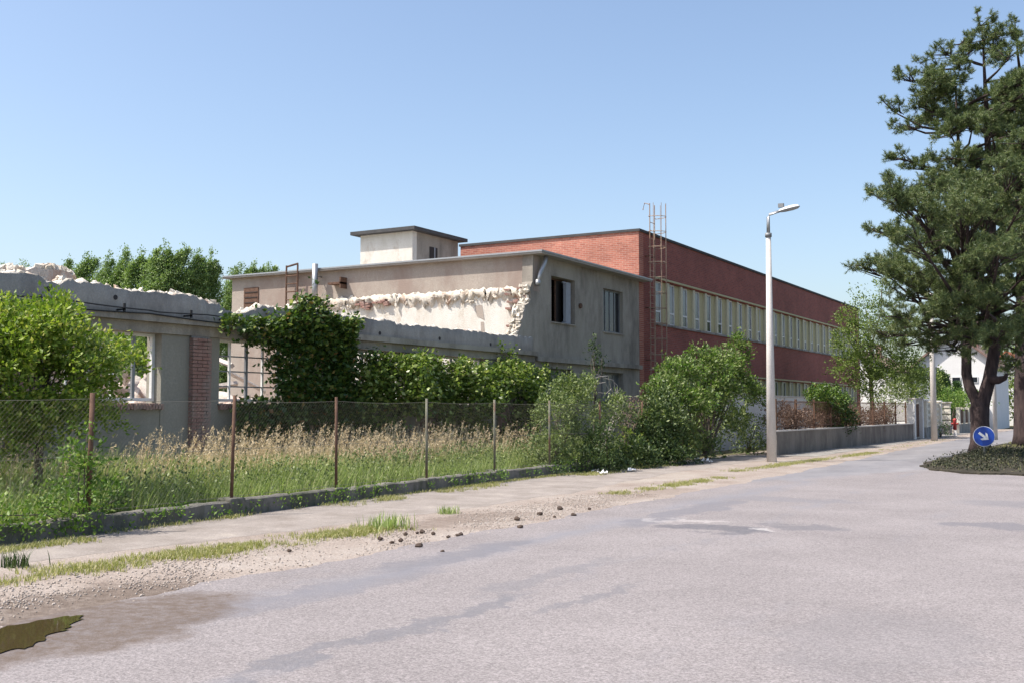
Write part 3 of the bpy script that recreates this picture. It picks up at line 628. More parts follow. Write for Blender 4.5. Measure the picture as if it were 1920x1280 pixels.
# ------------------------------------------------------------------ street furniture
def lamp_post(x, y, h, label, r0=.155, r1=.075, lamp=True):
    t = empty('street_lamp' if lamp else 'concrete_pole', (x, y, 0), label, 'street lamp' if lamp else 'pole')
    b = MB(); b.tube([(x, y, -.1), (x, y, h * .5), (x, y, h)], [r0, (r0 + r1) / 2, r1], 14); b.build('pole', 'concrete_pale', t, smooth=True)
    if lamp:
        b = MB(); b.tube([(x, y, h - .05), (x, y, h + .07)], r1 + .03, 12); b.build('collar', 'steel_dull', t, smooth=True)
        b = MB(); b.tube([(x, y, h + .07), (x, y, h + .58), (x + .04, y - .0, h + .66), (x + .45, y + .02, h + .76)], [.055, .05, .045, .04], 10); b.build('arm', 'steel', t, smooth=True)
        # lantern: shaped housing with a darker diffuser below
        prof = [(0, .04, .06), (.08, .07, .1), (.2, .09, .13), (.42, .1, .14), (.58, .08, .11), (.64, .02, .05)]
        def shell(up, s):
            vs = []; fs = []
            for d, hh, ww_ in prof:
                for k in range(9):
                    a = math.pi * k / 8; vs.append((x + .35 + d, y + ww_ * s * math.cos(a), h + .73 + d * .16 + up * hh * s * math.sin(a)))
            for i in range(len(prof) - 1):
                for k in range(8): fs.append((i * 9 + k, i * 9 + k + 1, (i + 1) * 9 + k + 1, (i + 1) * 9 + k))
            return vs, fs
        b = MB(); b.add(*shell(1, 1)); fixn(b.build('lantern_housing', 'white', t, smooth=True))
        b = MB(); b.add(*shell(-.75, .92)); fixn(b.build('diffuser', 'lamp_glass', t, smooth=True))
        b = MB(); b.box(x + .33, x + .5, y - .05, y + .05, h + .85, h + .97); b.build('photocell', 'steel_dull', t)
    return t
lp = on_ground(1447, 865)
lamp_post(lp[0], lp[1], 7.05, 'tall pale concrete street lamp beside the overgrown bushes')
p2 = on_ground(1752, 825); lamp_post(p2[0], p2[1], 7.6, 'pale concrete pole in front of the block fence near the white house', .165, .11, False)
p3 = on_ground(1865, 842); p3 = np.array([-5.6 - .0, 62.0, 0]); q = on_y(1864, 720, 62.); lamp_post(q[0], 62., 7.2, 'thin pale pole standing just right of the forked pine trunk', .11, .08, False)

# keep-right sign
sg = on_y(1845, 820, 38.)
t = empty('traffic_sign', (sg[0], 38.0, .05), 'round blue sign with white diagonal arrow on the traffic island', 'sign')
cx, cz, rad = sg[0], sg[2] + .05, .33
fw = np.array([sg[0], 38., 0]); fw /= np.linalg.norm(fw); rt = np.array([fw[1], -fw[0], 0])
def disc(name, r_, off, mat, n=40, thick=.012):
    b = MB(); c = np.array([cx, 38.0, cz]) - fw * off; vs = []
    for o_ in (0, thick):
        vs += [c + rt * r_ * math.cos(a) + np.array([0, 0, r_ * math.sin(a)]) - fw * o_ for a in np.linspace(0, 2 * math.pi, n, False)]
    b.add(vs, [tuple(range(n)), tuple(range(n, 2 * n))] + [(i, (i + 1) % n, n + (i + 1) % n, n + i) for i in range(n)])
    return fixn(b.build(name, mat, t))
disc('rim', rad, .0, 'sign_white'); disc('face', rad * .94, .013, 'sign_blue')
ar = np.array([(-.62, .09), (-.02, .09), (-.02, .32), (.55, 0), (-.02, -.32), (-.02, -.09), (-.62, -.09)]) * np.array([1, 1.05]); ca, sa = math.cos(-.66), math.sin(-.66)
ar = np.array([(-.58, .115), (.08, .115), (-.12, .40), (.1, .40), (.52, 0), (.1, -.40), (-.12, -.40), (.08, -.115), (-.58, -.115)])
ar = np.c_[ar[:, 0] * ca - ar[:, 1] * sa, ar[:, 0] * sa + ar[:, 1] * ca] * rad
b = MB(); c = np.array([cx, 38.0, cz]) - fw * .0275; b.add([c + rt * p[0] + np.array([0, 0, p[1]]) for p in ar], [(0, 1, 7, 8), (1, 2, 3, 4), (1, 4, 7), (7, 4, 5, 6)]); fixn(b.build('arrow', 'sign_white', t))
b = MB(); b.tube([np.array([cx, 38.0, .0]) + fw * .035, np.array([cx, 38.0, cz + .25]) + fw * .035], .03, 10); b.build('post', 'steel', t, smooth=True)

# hydrant
hy = on_ground(1791, 818); t = empty('fire_hydrant', (hy[0], hy[1], 0), 'red fire hydrant standing on the pavement beside the block fence', 'hydrant')
b = MB(); b.tube([(hy[0], hy[1], 0), (hy[0], hy[1], .05), (hy[0], hy[1], .06), (hy[0], hy[1], .42)], [.14, .14, .09, .08], 12); b.build('base', 'concrete_pale', t, smooth=True)
b = MB(); b.tube([(hy[0], hy[1], .42), (hy[0], hy[1], .95), (hy[0], hy[1], 1.02), (hy[0], hy[1], 1.08)], [.1, .1, .12, .04], 12); b.build('barrel', 'hydrant', t, smooth=True)
for s in (-1, 1):
    b = MB(); b.tube([(hy[0], hy[1], .78), (hy[0] + s * .2, hy[1] - .05, .76)], .05, 8); b.build('nozzle', 'hydrant', t, smooth=True)

# ------------------------------------------------------------------ wire fence on a low plinth
fence = empty('chain_link_fence', (-12.3, 18, 0), 'sagging chain link fence on rusty posts over a low concrete plinth', 'fence')
py_ = [6.9, 9.67, 12.42, 15.11, 18.14, 21.05, 23.79, 26.7, 29.6]
r = R(61)
for a, b_ in zip([3.0] + py_, py_ + [31.5]):
    x0, x1 = XF(a), XF(b_); pl = MB(); n = max(6, int((b_ - a) / .16)); h = r.uniform(.22, .25); vs = []; fs = []
    for i in range(n + 1):
        y = a + (b_ - a) * i / n + (.03 if i == 0 else -.03 if i == n else 0); x = x0 + (x1 - x0) * i / n
        zt = h + .006 * r.normal() - (.03 if r.random() < .04 else 0)
        vs += [(x + .12 + .004 * r.normal(), y, -.1), (x + .115 + .005 * r.normal(), y, zt - .02), (x + .08, y, zt), (x - .1, y, zt + .005 * r.normal()), (x - .12, y, -.1)]
    for i in range(n):
        for k in range(4): fs.append((i * 5 + k, i * 5 + 5 + k, i * 5 + 6 + k, i * 5 + 1 + k))
    fs += [(0, 1, 2, 3, 4), tuple(n * 5 + k for k in (4, 3, 2, 1, 0))]
    pl.add(vs, fs); fixn(pl.build('plinth', 'plinth', fence))
for k, y in enumerate(py_):
    x = XF(y); b = MB(); b.box(x - .15, x + .15, y - .17, y + .17, -.1, .27 + r.uniform(-.02, .03))
    o = b.build('footing', 'plinth', fence); md = o.modifiers.new('b', 'BEVEL'); md.width = .03; md.segments = 2
    lean = r.normal(0, .02, 2); b = MB(); top = 1.86 - .002 * k
    b.tube([(x, y, .2), (x + lean[0], y + lean[1], top)], .027 if k != 1 else .034, 7); b.build('post', ['rust', 'green_post'][k in (4, 5, 6)], fence, smooth=True)
for a, b_ in zip(py_[:-1], py_[1:]):
    wm = MB(); L = b_ - a; z0, z1 = .27, 1.78; hgt = z1 - z0
    sag = lambda t: -.03 * math.sin(math.pi * t)
    def P(s, z): t = s / L; return (XF(a) + (XF(b_) - XF(a)) * t, a + s, z + sag(t) * (z - z0) / hgt)
    st_ = .07
    for sgn in (1, -1):
        s0 = -hgt
        while s0 < L + hgt:
            # wire from (s0,z0) to (s0 + sgn*hgt, z1), clipped to the bay
            p0, p1 = (s0, z0), (s0 + sgn * hgt, z1)
            ts = sorted(((0 - p0[0]) / (p1[0] - p0[0]), (L - p0[0]) / (p1[0] - p0[0]))); t0, t1 = max(0, ts[0]), min(1, ts[1])
            if t1 - t0 > .02:
                A = P(p0[0] + (p1[0] - p0[0]) * t0, z0 + hgt * t0); B = P(p0[0] + (p1[0] - p0[0]) * t1, z0 + hgt * t1); wm.tube([A, B], .0006, 3)
            s0 += st_
    for z in (z0 + .02, (z0 + z1) / 2, z1): wm.tube([P(L * t, z) for t in np.linspace(0, 1, 7)], .003, 4)
    wm.build('wire_mesh', 'wire', fence)

# ------------------------------------------------------------------ garden wall and railing further along
wx = lambda y: -10.99 + .78 * (y - 38.2) / 23.8
gwall = empty('low_wall', (-10.6, 48, 0), 'low grey concrete wall with iron railing beyond the street lamp', 'wall')
b = MB(); b.prism([(wx(38) - .3, 38), (wx(38), 38), (wx(61), 61), (wx(61) - .3, 61)], 2, -.1, .82); b.build('plinth', 'wall_dark', gwall)
b = MB(); b.prism([(wx(38) - .34, 37.95), (wx(38) + .04, 37.95), (wx(61) + .04, 61.02), (wx(61) - .34, 61.02)], 2, .823, .87); b.build('coping', 'concrete_pale', gwall)
for y in np.arange(38.4, 60, 2.4):
    b = MB(); b.box(wx(y) - .2, wx(y) - .12, y - .04, y + .04, .87, 2.0); b.build('railing_post', 'rust', gwall)
for y0_ in np.arange(38.4, 57.7, 2.4):
    b = MB()
    for z in (1.0, 1.9): b.tube([(wx(y0_) - .16, y0_ + .04, z), (wx(y0_ + 2.4) - .16, y0_ + 2.36, z)], .018, 5)
    for s in np.arange(.16, 2.3, .16): b.tube([(wx(y0_ + s) - .16, y0_ + s, .95), (wx(y0_ + s) - .16, y0_ + s, 1.95)], .009, 4)
    b.build('railing_panel', 'rust', gwall)
b = MB(); b.box(-14.7, -14.5, 42, 62, -.1, 2.2); o = b.build('white_wall', 'offwhite'); tag(o, 'white rendered yard wall behind the iron railing', 'wall')
b = MB(); b.box(-14.75, -14.45, 41.95, 62.05, 2.203, 2.26); b.build('coping', 'concrete_pale', o)
gt = empty('gate', (-10.4, 57, 0), 'dark yard gate between white pillars at the end of the low wall', 'gate')
for y in (61.2, 63.7):
    b = MB(); b.box(-10.55, -10.15, y - .2, y + .2, -.1, 2.15); b.build('pillar', 'offwhite', gt)
    b = MB(); b.box(-10.6, -10.1, y - .25, y + .25, 2.153, 2.22); b.build('pillar_cap', 'concrete_pale', gt)
b = MB(); b.box(-10.4, -10.34, 61.42, 63.48, .1, 1.9); b.build('leaf', 'rust', gt)
# cream block fence
bf = empty('block_fence', (-10.2, 70, 0), 'cream pierced concrete block fence behind the second pole', 'fence')
b = MB(); b.box(-10.35, -10.05, 64, 69.5, -.1, .6); b.build('plinth', 'concrete', bf)
for y in (64.2, 66.75, 69.3):
    b = MB(); b.box(-10.4, -10.0, y - .2, y + .2, .601, 2.05); b.build('pillar', 'cream_pale', bf)
    b = MB(); b.box(-10.45, -9.95, y - .26, y + .26, 2.053, 2.13); b.build('pillar_cap', 'offwhite', bf)
    if y > 69: continue
    for ky in range(5):
        for kz in range(4):
            yb = y + .22 + ky * .425; zb = .61 + kz * .34; f = MB(); w = .06
            f.box(-10.3, -10.1, yb, yb + w, zb, zb + .33); f.box(-10.3, -10.1, yb + .415 - w, yb + .415, zb, zb + .33); f.box(-10.3, -10.1, yb + w, yb + .415 - w, zb, zb + w); f.box(-10.3, -10.1, yb + w, yb + .415 - w, zb + .33 - w, zb + .33)
            f.build('block', 'cream_pale', bf)
b = MB(); b.box(-11.9, -10.1, 73.9, 74.2, -.1, .5); b.build('return_plinth', 'concrete', bf)
for kx in range(4):
    for kz in range(4):
        xb = -11.88 + kx * .44; zb = .51 + kz * .37; f = MB(); w = .05
        f.box(xb, xb + .43, 73.95, 74.15, zb + .05, zb + .36); f.box(xb + .06, xb + .37, 73.93, 73.949, zb + .1, zb + .31); f.build('block', 'cream_pale', bf)
b = MB(); b.box(-11.95, -10.05, 73.85, 74.25, 2.0, 2.08); b.build('return_coping', 'concrete_pale', bf)
pf = empty('post_fence', (-10.2, 88, 0), 'far cream posts and low grey wall of the next garden fence', 'fence')
b = MB(); b.box(-10.3, -10.1, 77.6, 104, -.1, .6); b.build('plinth', 'concrete', pf)
for y in np.arange(78, 104, 2.4):
    b = MB(); b.box(-10.32, -10.08, y - .15, y + .15, .601, 1.75); b.build('post', 'cream_pale', pf)
    b = MB(); b.box(-10.22, -10.18, y + .16, y + 2.24, .65, 1.6); b.build('panel', 'rust', pf)

# ------------------------------------------------------------------ houses at the far end
def house(name, x0, x1, y0, y1, ze, za, wall, roofm, label, axis='y'):
    t = empty(name, ((x0 + x1) / 2, y0, 0), label, 'house'); xm = (x0 + x1) / 2
    b = MB(); b.prism([(x0, -.1), (x1, -.1), (x1, ze), (xm, za), (x0, ze)], 1, y0, y1); fixn(b.build('wall', wall, t))
    b = MB(); sl_ = (za - ze) / (xm - x0)
    for s in (-1, 1):
        xe = x0 - .45 if s < 0 else x1 + .45; zee = ze - .45 * sl_
        b.prism([(xe, zee + .03), (xm, za + .03), (xm, za + .22), (xe, zee + .22)], 1, y0 - .5, y1 + .3)
    rf_ = fixn(b.build('roof', roofm, t))
    b = MB(); b.box(xm + 1, xm + 1.5, y0 + 3, y0 + 3.6, za - 1.4, za + .8); b.build('chimney', 'brick', rf_)
    return t
wh = house('white_house', -15.6, -9.6, 95, 106, 5.3, 7.75, 'offwhite', 'brown_tile', 'white gabled house beyond the block fence')
b = MB(); b.box(-15.9, -13.9, 93.6, 94.99, -.1, 4.9); b.build('shaded_recess', 'greyblue', wh)  # grey blue box paints the shaded porch recess of the gable wall
b = MB(); b.box(-16.1, -13.8, 93.4, 94.995, 4.903, 5.02); b.build('recess_eave', 'roof_felt', wh)
for (x, z) in ((-12.5, 4.0), (-11.2, 4.0)):
    b = MB(); b.box(x - .35, x + .35, 94.93, 94.997, z - .25, z + .25); w = b.build('window', 'white', wh)
    b = MB(); b.box(x - .29, x + .29, 94.91, 94.929, z - .19, z + .19); b.build('pane', 'glass', w)
rh = house('red_roofed_house', -14, -7.5, 118, 128, 4.6, 7.2, 'offwhite', 'red_tile', 'far house with red tiled roof seen between the forked trunks')
lh = house('grey_roofed_house', -27, -17.5, 104, 116, 4.4, 6.9, 'offwhite', 'brown_tile', 'pale house with grey brown roof behind the loose leafy tree')

# ------------------------------------------------------------------ vegetation tools
def unit(a): return a / (np.linalg.norm(a, axis=-1, keepdims=True) + 1e-9)
def leaves(pos_, axis, size, r, width=.55, up=.5, fold=.18):
    """one folded leaf (two triangles) per point"""
    n = len(pos_); ax = unit(axis + .6 * r.normal(size=(n, 3)))
    nrm = r.normal(size=(n, 3)); nrm[:, 2] = np.abs(nrm[:, 2]) + up; side = unit(np.cross(ax, nrm)); nn_ = unit(np.cross(side, ax))
    s = (size * r.uniform(.6, 1.25, n))[:, None]
    b = pos_; tip = pos_ + ax * s; mid = pos_ + ax * s * .48 + nn_ * s * fold * .5
    l = mid + side * s * width * .5; q = mid - side * s * width * .5
    l = l - nn_ * s * fold; q = q - nn_ * s * fold
    v = np.stack([b, l, tip, q], 1).reshape(-1, 3); i = np.arange(n)[:, None] * 4
    return v, np.concatenate([i + [[0, 1, 2]], i + [[0, 2, 3]]], 1).reshape(-1, 3)
def sprigs(cen, dirs, L, k, size, r, spread=.05, **kw):
    n = len(cen); t = r.uniform(.1, 1, (n, k, 1)); d = unit(dirs)
    Ls = (L * r.uniform(.5, 1.3, n))[:, None, None]
    curve = -.18 * (t ** 2) * Ls * np.array([0, 0, 1.])
    p = cen[:, None] + d[:, None] * t * Ls + curve + r.normal(size=(n, k, 3)) * spread
    ax = np.repeat(d[:, None], k, 1) + .3 * r.normal(size=(n, k, 3))
    return leaves(p.reshape(-1, 3), ax.reshape(-1, 3), size, r, **kw)
def blob_sprigs(blobs, density, r, seed, gap=-.35, gapf=1.6, low=-.55, outward=.8, up=.5, shell=.5):
    C = []; D = []
    for b in blobs:
        c = np.array(b[:3]); rad = np.array(b[3:6]); n = int(density * (b[6] if len(b) > 6 else 1) * (rad[0] * rad[1] + rad[0] * rad[2] + rad[1] * rad[2]) * 4)
        d = unit(r.normal(size=(n, 3))); d = d[d[:, 2] > low + .3 * r.normal(size=len(d))]
        rr2 = 1 - shell * r.uniform(0, 1, (len(d), 1)) ** 1.4
        p = c + d * rad * rr2 * (1 + .34 * wob3(d * 2.6 + c, seed, 1.6))[:, None]
        keep = wob3(p, seed + 3, gapf) > gap
        C.append(p[keep]); D.append((outward * unit(d / rad) + np.array([0, 0, up]) + .45 * r.normal(size=d.shape))[keep])
    return np.vstack(C), np.vstack(D)
def branchwork(mb, base, targets, r, r0=.05, r1=.008, n=5, lift=.25, join=.35):
    for tg in targets:
        a = np.array(base) + r.normal(0, r0 * .4, 3) * np.array([1, 1, 0]); b = np.array(tg); L = np.linalg.norm(b - a)
        pts = [a, a + (b - a) * .3 + np.array([0, 0, L * lift * .6]) + r.normal(0, L * .035, 3), a + (b - a) * .68 + np.array([0, 0, L * lift * .35]) + r.normal(0, L * .035, 3), b]
        mb.tube(pts, [r0, r0 * .75, (r0 + r1) * .4, r1], n)
def plant(name, base, blobs, label, cat, mat, size, density, k, seed, group=None, L=.3, stem_r=.03, stems=9, stem_mat='bark', parts=('stems', 'foliage'), gap=-.35, gapf=1.6, extra=None, trunk=None, **kw):
    r = R(seed); t = empty(name, base, label, cat, group)
    lk = {q: kw.pop(q) for q in ('width', 'fold') if q in kw}
    C, D = blob_sprigs(blobs, density, r, seed, gap, gapf, **kw)
    v, f = sprigs(C, D, L, k, size, r, spread=size * .5, **lk)
    mesh_obj(parts[1], v, f, mat, t)
    if extra:
        m2, sel = extra; q = sel(C)
        if q.any():
            v, f = sprigs(C[q], D[q], L, k, size, r, spread=size * .5, **lk); mesh_obj('brighter_top_foliage', v, f, m2, t)
    mb = MB(); tb = np.array(base, float)
    if trunk:
        mb.tube([np.array(p[:3]) for p in trunk], [p[3] for p in trunk], 9); tops_ = [np.array(p[:3]) for p in trunk[len(trunk) // 2:]]
    else: tops_ = [tb]
    idx = r.choice(len(C), min(stems, len(C)), False)
    for i in idx: branchwork(mb, tops_[r.integers(len(tops_))], [C[i]], r, stem_r, .006, 5)
    mb.build(parts[0], stem_mat, t, smooth=True)
    return t

# ------------------------------------------------------------------ trees and shrubs
def PX(u, v, X): return on_x(u, v, X)
# bright maple-like tree left
def bl(u, v, X, *rad): return (*on_x(u, v, X), *rad)
c = on_x(70, 800, -14.4)
plant('young_tree', (c[0], c[1], 0), [bl(u, v, X, *q) for u, v, X, q in ((15, 640, -14.6, (.6, .6, .4)), (75, 625, -14.3, (.5, .5, .35)), (115, 600, -14.5, (.3, .32, .25)), (130, 660, -14.2, (.5, .5, .35)), (40, 690, -14.2, (.6, .7, .4)), (100, 715, -14.1, (.6, .65, .35)), (170, 690, -14.2, (.35, .4, .25)), (195, 650, -14.4, (.25, .28, .18)), (255, 680, -14.5, (.16, .18, .1)), (230, 665, -14.5, (.16, .2, .12)), (30, 595, -14.8, (.35, .4, .2)), (-40, 650, -14.6, (.7, .7, .5)), (-50, 730, -14.4, (.8, .8, .5)), (20, 745, -14.2, (.6, .7, .35)), (120, 765, -14., (.45, .5, .25)), (185, 735, -14.1, (.3, .3, .2)), (60, 790, -14.4, (.6, .7, .3)), (-30, 810, -14.6, (.7, .8, .35)), (110, 570, -14.6, (.12, .14, .12)), (200, 790, -13.9, (.2, .25, .15)))],
      'bright yellow green young tree behind the fence at the left edge', 'tree', 'maple', .085, 100, 8, 101, L=.26, parts=('trunk', 'crown'), stem_r=.022, stems=30, gap=-.6, gapf=2.6, trunk=[(c[0], c[1], -.1, .08), (c[0] + .05, c[1], .8, .065), (c[0] + .02, c[1] + .05, 1.5, .05), (c[0], c[1] + .1, 2.1, .035)], low=-.9, shell=.7)
# dark climbing creeper on the hall
def wall_creeper(name, boxes, label, mat, size, density, k, seed, stems_uv=(), depth=.45, extra=None, gap=-.5):
    r = R(seed); C = []; D = []
    base = None
    for (u0, v0, u1, v1, xin, xout, w) in boxes:
        a = on_x(u0, v1, XW); b = on_x(u1, v0, XW); n = int(density * w * abs(b[1] - a[1]) * abs(b[2] - a[2]) * (1 + (xout - xin)))
        p = np.c_[XW + r.uniform(xin, xout, n) , r.uniform(a[1], b[1], n), r.uniform(a[2], b[2], n)]
        ctr = np.array([XW, (a[1] + b[1]) / 2, (a[2] + b[2]) / 2]); e = np.abs(p - ctr)[:, 1:] / (np.array([abs(b[1] - a[1]), abs(b[2] - a[2])]) / 2)
        p[:, 0] = XW + xin + (p[:, 0] - XW - xin) * (1.05 - .6 * e.max(1) ** 3) * np.clip(.62 + .6 * wob3(p * np.array([0, 1, 1.]), seed + 5, 2.6), .15, 1.3)
        keep = (wob3(p, seed + 1, 1.9) > gap) & (e.max(1) < .98 + .3 * wob3(p, seed + 2, 2.2) + .12 * wob3(p, seed + 4, 7.))
        zr = (p[:, 2] - a[2]) / (b[2] - a[2]); keep &= zr < .95 + .16 * wob(p[:, 1] * 1.3, seed + 6) + .12 * wob(p[:, 1] * 5, seed + 7)
        C.append(p[keep]); d = r.normal(size=(keep.sum(), 3)) * .5 + np.array([.9, 0, .1]); D.append(d)
        if base is None: base = (XW + .25, (a[1] + b[1]) / 2, 0)
    C = np.vstack(C); D = np.vstack(D); C[:, 2] = np.maximum(C[:, 2], .05)
    t = empty(name, base, label, 'climbing plant')
    v, f = sprigs(C, D, .22, k, size, r, spread=size * .6, up=.6, width=.8); mesh_obj('foliage', v, f, mat, t)
    if extra:
        q = extra[1](C); v, f = sprigs(C[q], D[q], .24, k, size, r, spread=size * .6, up=.6, width=.8); mesh_obj('sunlit_top_foliage', v, f, extra[0], t)
    mb = MB()
    for i in r.choice(len(C), 16, False):
        y = C[i][1]; z = C[i][2]; y0_ = base[1] + r.uniform(-1, 1)
        mb.tube([(XW + .18, y0_, -.05), (XW + .2, y0_ + (y - y0_) * .3 + r.normal() * .1, z * .4), (XW + .22, y0_ + (y - y0_) * .7, z * .75), tuple(C[i])], [.035, .028, .02, .008], 6)
    mb.build('stem', 'twig', t, smooth=True); return t
wall_creeper('dark_creeper', [(478, 600, 640, 800, .06, .5, 1.5), (540, 560, 615, 640, -.1, .4, 1.3), (560, 532, 598, 590, -.2, .2, .6), (395, 592, 480, 622, .22, .4, .8), (450, 600, 540, 640, .15, .45, 1.), (400, 745, 640, 815, .05, .5, 1.), (440, 610, 500, 650, .1, .4, .7), (600, 600, 648, 790, .1, .6, 1.2), (630, 655, 730, 810, .1, .5, 1.1)],
             'dark green creeper covering a window bay of the ruined hall', 'creeper', .12, 75, 7, 201, gap=-.62, extra=('creeper_lit', lambda C: (C[:, 2] > 3.1) & (R(1).random(len(C)) < .45)))  # paler leaves high up paint the sunlit top of the creeper
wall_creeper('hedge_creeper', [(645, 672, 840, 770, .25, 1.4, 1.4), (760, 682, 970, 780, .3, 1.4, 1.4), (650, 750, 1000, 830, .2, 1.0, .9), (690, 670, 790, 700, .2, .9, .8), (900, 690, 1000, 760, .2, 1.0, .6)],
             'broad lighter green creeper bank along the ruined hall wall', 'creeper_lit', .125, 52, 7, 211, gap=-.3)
wall_creeper('slender_creeper', [(925, 640, 950, 740, .1, .4, 1.), (955, 685, 1003, 752, .3, .8, 1.3), (1012, 685, 1030, 770, .2, .5, 1.)],
             'slender creeper strands hanging near the corner of the grey building', 'creeper_lit', .11, 52, 6, 221)
# leafy vine on the second fence post
py0 = 9.67
plant('post_vine', (XF(py0) + .05, py0 - .1, 0), [(XF(py0) - .05, py0 - .15, .6, .22, .3, .5), (XF(py0), py0 - .05, 1.05, .16, .22, .35), (XF(py0) + .05, py0 - .35, .3, .25, .4, .3), (XF(py0), py0 - 1.2, .32, .2, .9, .18), (XF(py0) - .05, py0 + .35, .45, .15, .3, .2)],
      'green vine climbing the leftmost visible fence post', 'climbing plant', 'shrub_bright', .07, 60, 7, 231, L=.16, stems=8, stem_r=.012, low=-2, gap=-.6)
# shrubs by the fence end
def sh(u, v, X, *rad): return (*on_x(u, v, X), *rad)
plant('grey_shrub', (-13.2, 25.2, 0), [sh(1040, 780, -13.2, .45, .6, .6), sh(1075, 745, -13.3, .5, .6, .45), sh(1110, 745, -13.3, .5, .6, .4), sh(1140, 770, -13.2, .5, .7, .55), sh(1030, 850, -13., .4, .5, .5), sh(1085, 830, -13.2, .5, .8, .6), sh(1060, 730, -13.4, .2, .25, .35), sh(1120, 725, -13.4, .2, .25, .35)],
      'loose grey green shrub behind the fence below the grey building', 'shrub', 'shrub', .085, 95, 8, 301, L=.28, stems=14, gap=-.7, low=-.9)
plant('dark_shrub', (-12.15, 26.3, 0), [sh(1070, 870, -12.2, .35, .7, .3), sh(1130, 850, -12.1, .45, .55, .45), sh(1110, 870, -12.1, .4, .5, .3), sh(1150, 880, -12., .45, .5, .25), sh(1122, 815, -12.2, .3, .35, .35)],
      'dark rounded shrub growing through the fence at the path', 'shrub', 'shrub_dark', .075, 70, 8, 302, L=.22, stems=10, low=-.9, gap=-.6)
plant('yellow_weed', (-12.3, 28, 0), [sh(1175, 840, -12.4, .4, .5, .5), sh(1172, 865, -12.2, .4, .5, .25)],
      'yellow green weed clump between the dark shrubs', 'weed', 'maple', .06, 46, 7, 303, L=.24, stems=10, low=-.9, stem_r=.01, gap=-.6)
plant('dry_shrub', (-12.9, 28.8, 0), [sh(1190, 765, -13.2, .45, .6, .3), sh(1215, 780, -13.1, .4, .5, .35), sh(1175, 790, -13.1, .3, .4, .35)],
      'dry reddish brown shrub above the yellow weeds', 'shrub', 'dry_leaf', .05, 50, 8, 304, L=.25, stems=22, stem_mat='twig', stem_r=.015)
plant('leafy_shrub', (-12.3, 30.2, 0), [sh(1235, 800, -12.3, .6, .8, .7), sh(1195, 855, -12., .45, .6, .4), sh(1265, 860, -11.8, .5, .8, .25), sh(1230, 850, -12., .6, .8, .35), sh(1260, 820, -12.1, .6, .8, .7), sh(1215, 830, -12.2, .4, .6, .5), sh(1240, 760, -12.6, .4, .6, .4)],
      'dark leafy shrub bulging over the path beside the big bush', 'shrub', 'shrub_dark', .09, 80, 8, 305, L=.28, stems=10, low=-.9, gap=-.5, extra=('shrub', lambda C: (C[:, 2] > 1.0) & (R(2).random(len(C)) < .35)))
c = on_ground(1330, 858)
plant('big_bush', (-12.4, 34.6, 0), [sh(u, v, X, *q) for u, v, X, q in ((1250, 735, -12.9, (.6, .8, .45)), (1275, 700, -12.9, (.6, .8, .4)), (1320, 690, -12.8, (.7, .9, .5)), (1360, 690, -12.8, (.6, .8, .5)), (1385, 665, -12.8, (.35, .4, .45)), (1383, 642, -12.8, (.14, .16, .25)), (1335, 735, -12.5, (.8, 1., .5)), (1390, 725, -12.5, (.5, .7, .45)), (1415, 745, -12.4, (.35, .45, .3)), (1290, 760, -12.4, (.7, .9, .5)), (1255, 790, -12.4, (.5, .7, .5)), (1285, 820, -12.2, (.5, .7, .5)), (1345, 785, -12.6, (.6, .9, .45)), (1385, 790, -12.4, (.45, .6, .4)), (1320, 840, -12.4, (.5, .7, .35)), (1300, 668, -13., (.3, .35, .2)))],
      'big fresh green bush beside the street lamp hiding the factory foot', 'bush', 'shrub', .12, 44, 8, 306, L=.34, stems=24, stem_r=.03, low=-.8, gap=-.5, gapf=2.2, shell=.65, extra=('shrub_bright', lambda C: (C[:, 2] > 1.6) & (R(6).random(len(C)) < .7)))  # brighter leaves above a darker base paint the sunlit top
plant('low_bush', (-12.2, 38.5, 0), [sh(1410, 800, -12.2, .5, .9, .4), sh(1405, 830, -12., .5, .8, .4), sh(1425, 840, -11.8, .4, .6, .2)],
      'low grassy bush just left of the lamp pole foot', 'bush', 'shrub', .09, 36, 7, 307, L=.3, stems=8, low=-.9)
# ivy bush and dry hedge on the railing
plant('ivy_bush', (wx(45) - .5, 45.5, 0), [sh(1555, 750, -11.2, .7, 1.1, .55), sh(1570, 775, -11., .6, 1., .8), sh(1535, 745, -11.3, .5, .8, .35), sh(1580, 790, -10.9, .4, .8, .5)],
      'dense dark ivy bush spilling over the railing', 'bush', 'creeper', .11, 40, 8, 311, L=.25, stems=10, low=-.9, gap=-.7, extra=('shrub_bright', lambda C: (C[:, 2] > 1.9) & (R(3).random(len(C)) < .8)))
plant('dry_hedge', (-11.4, 49.5, 0), [(wx(y) - .6, y, 1.1 + .12 * wob(y, 5), .35, 1.3, .5, .9) for y in np.arange(40.5, 58, 1.8)],
      'brown dry hedge behind the iron railing', 'hedge', 'dry_leaf', .08, 75, 7, 312, L=.3, stems=60, stem_mat='twig', stem_r=.014, low=-.9, gap=-.7)
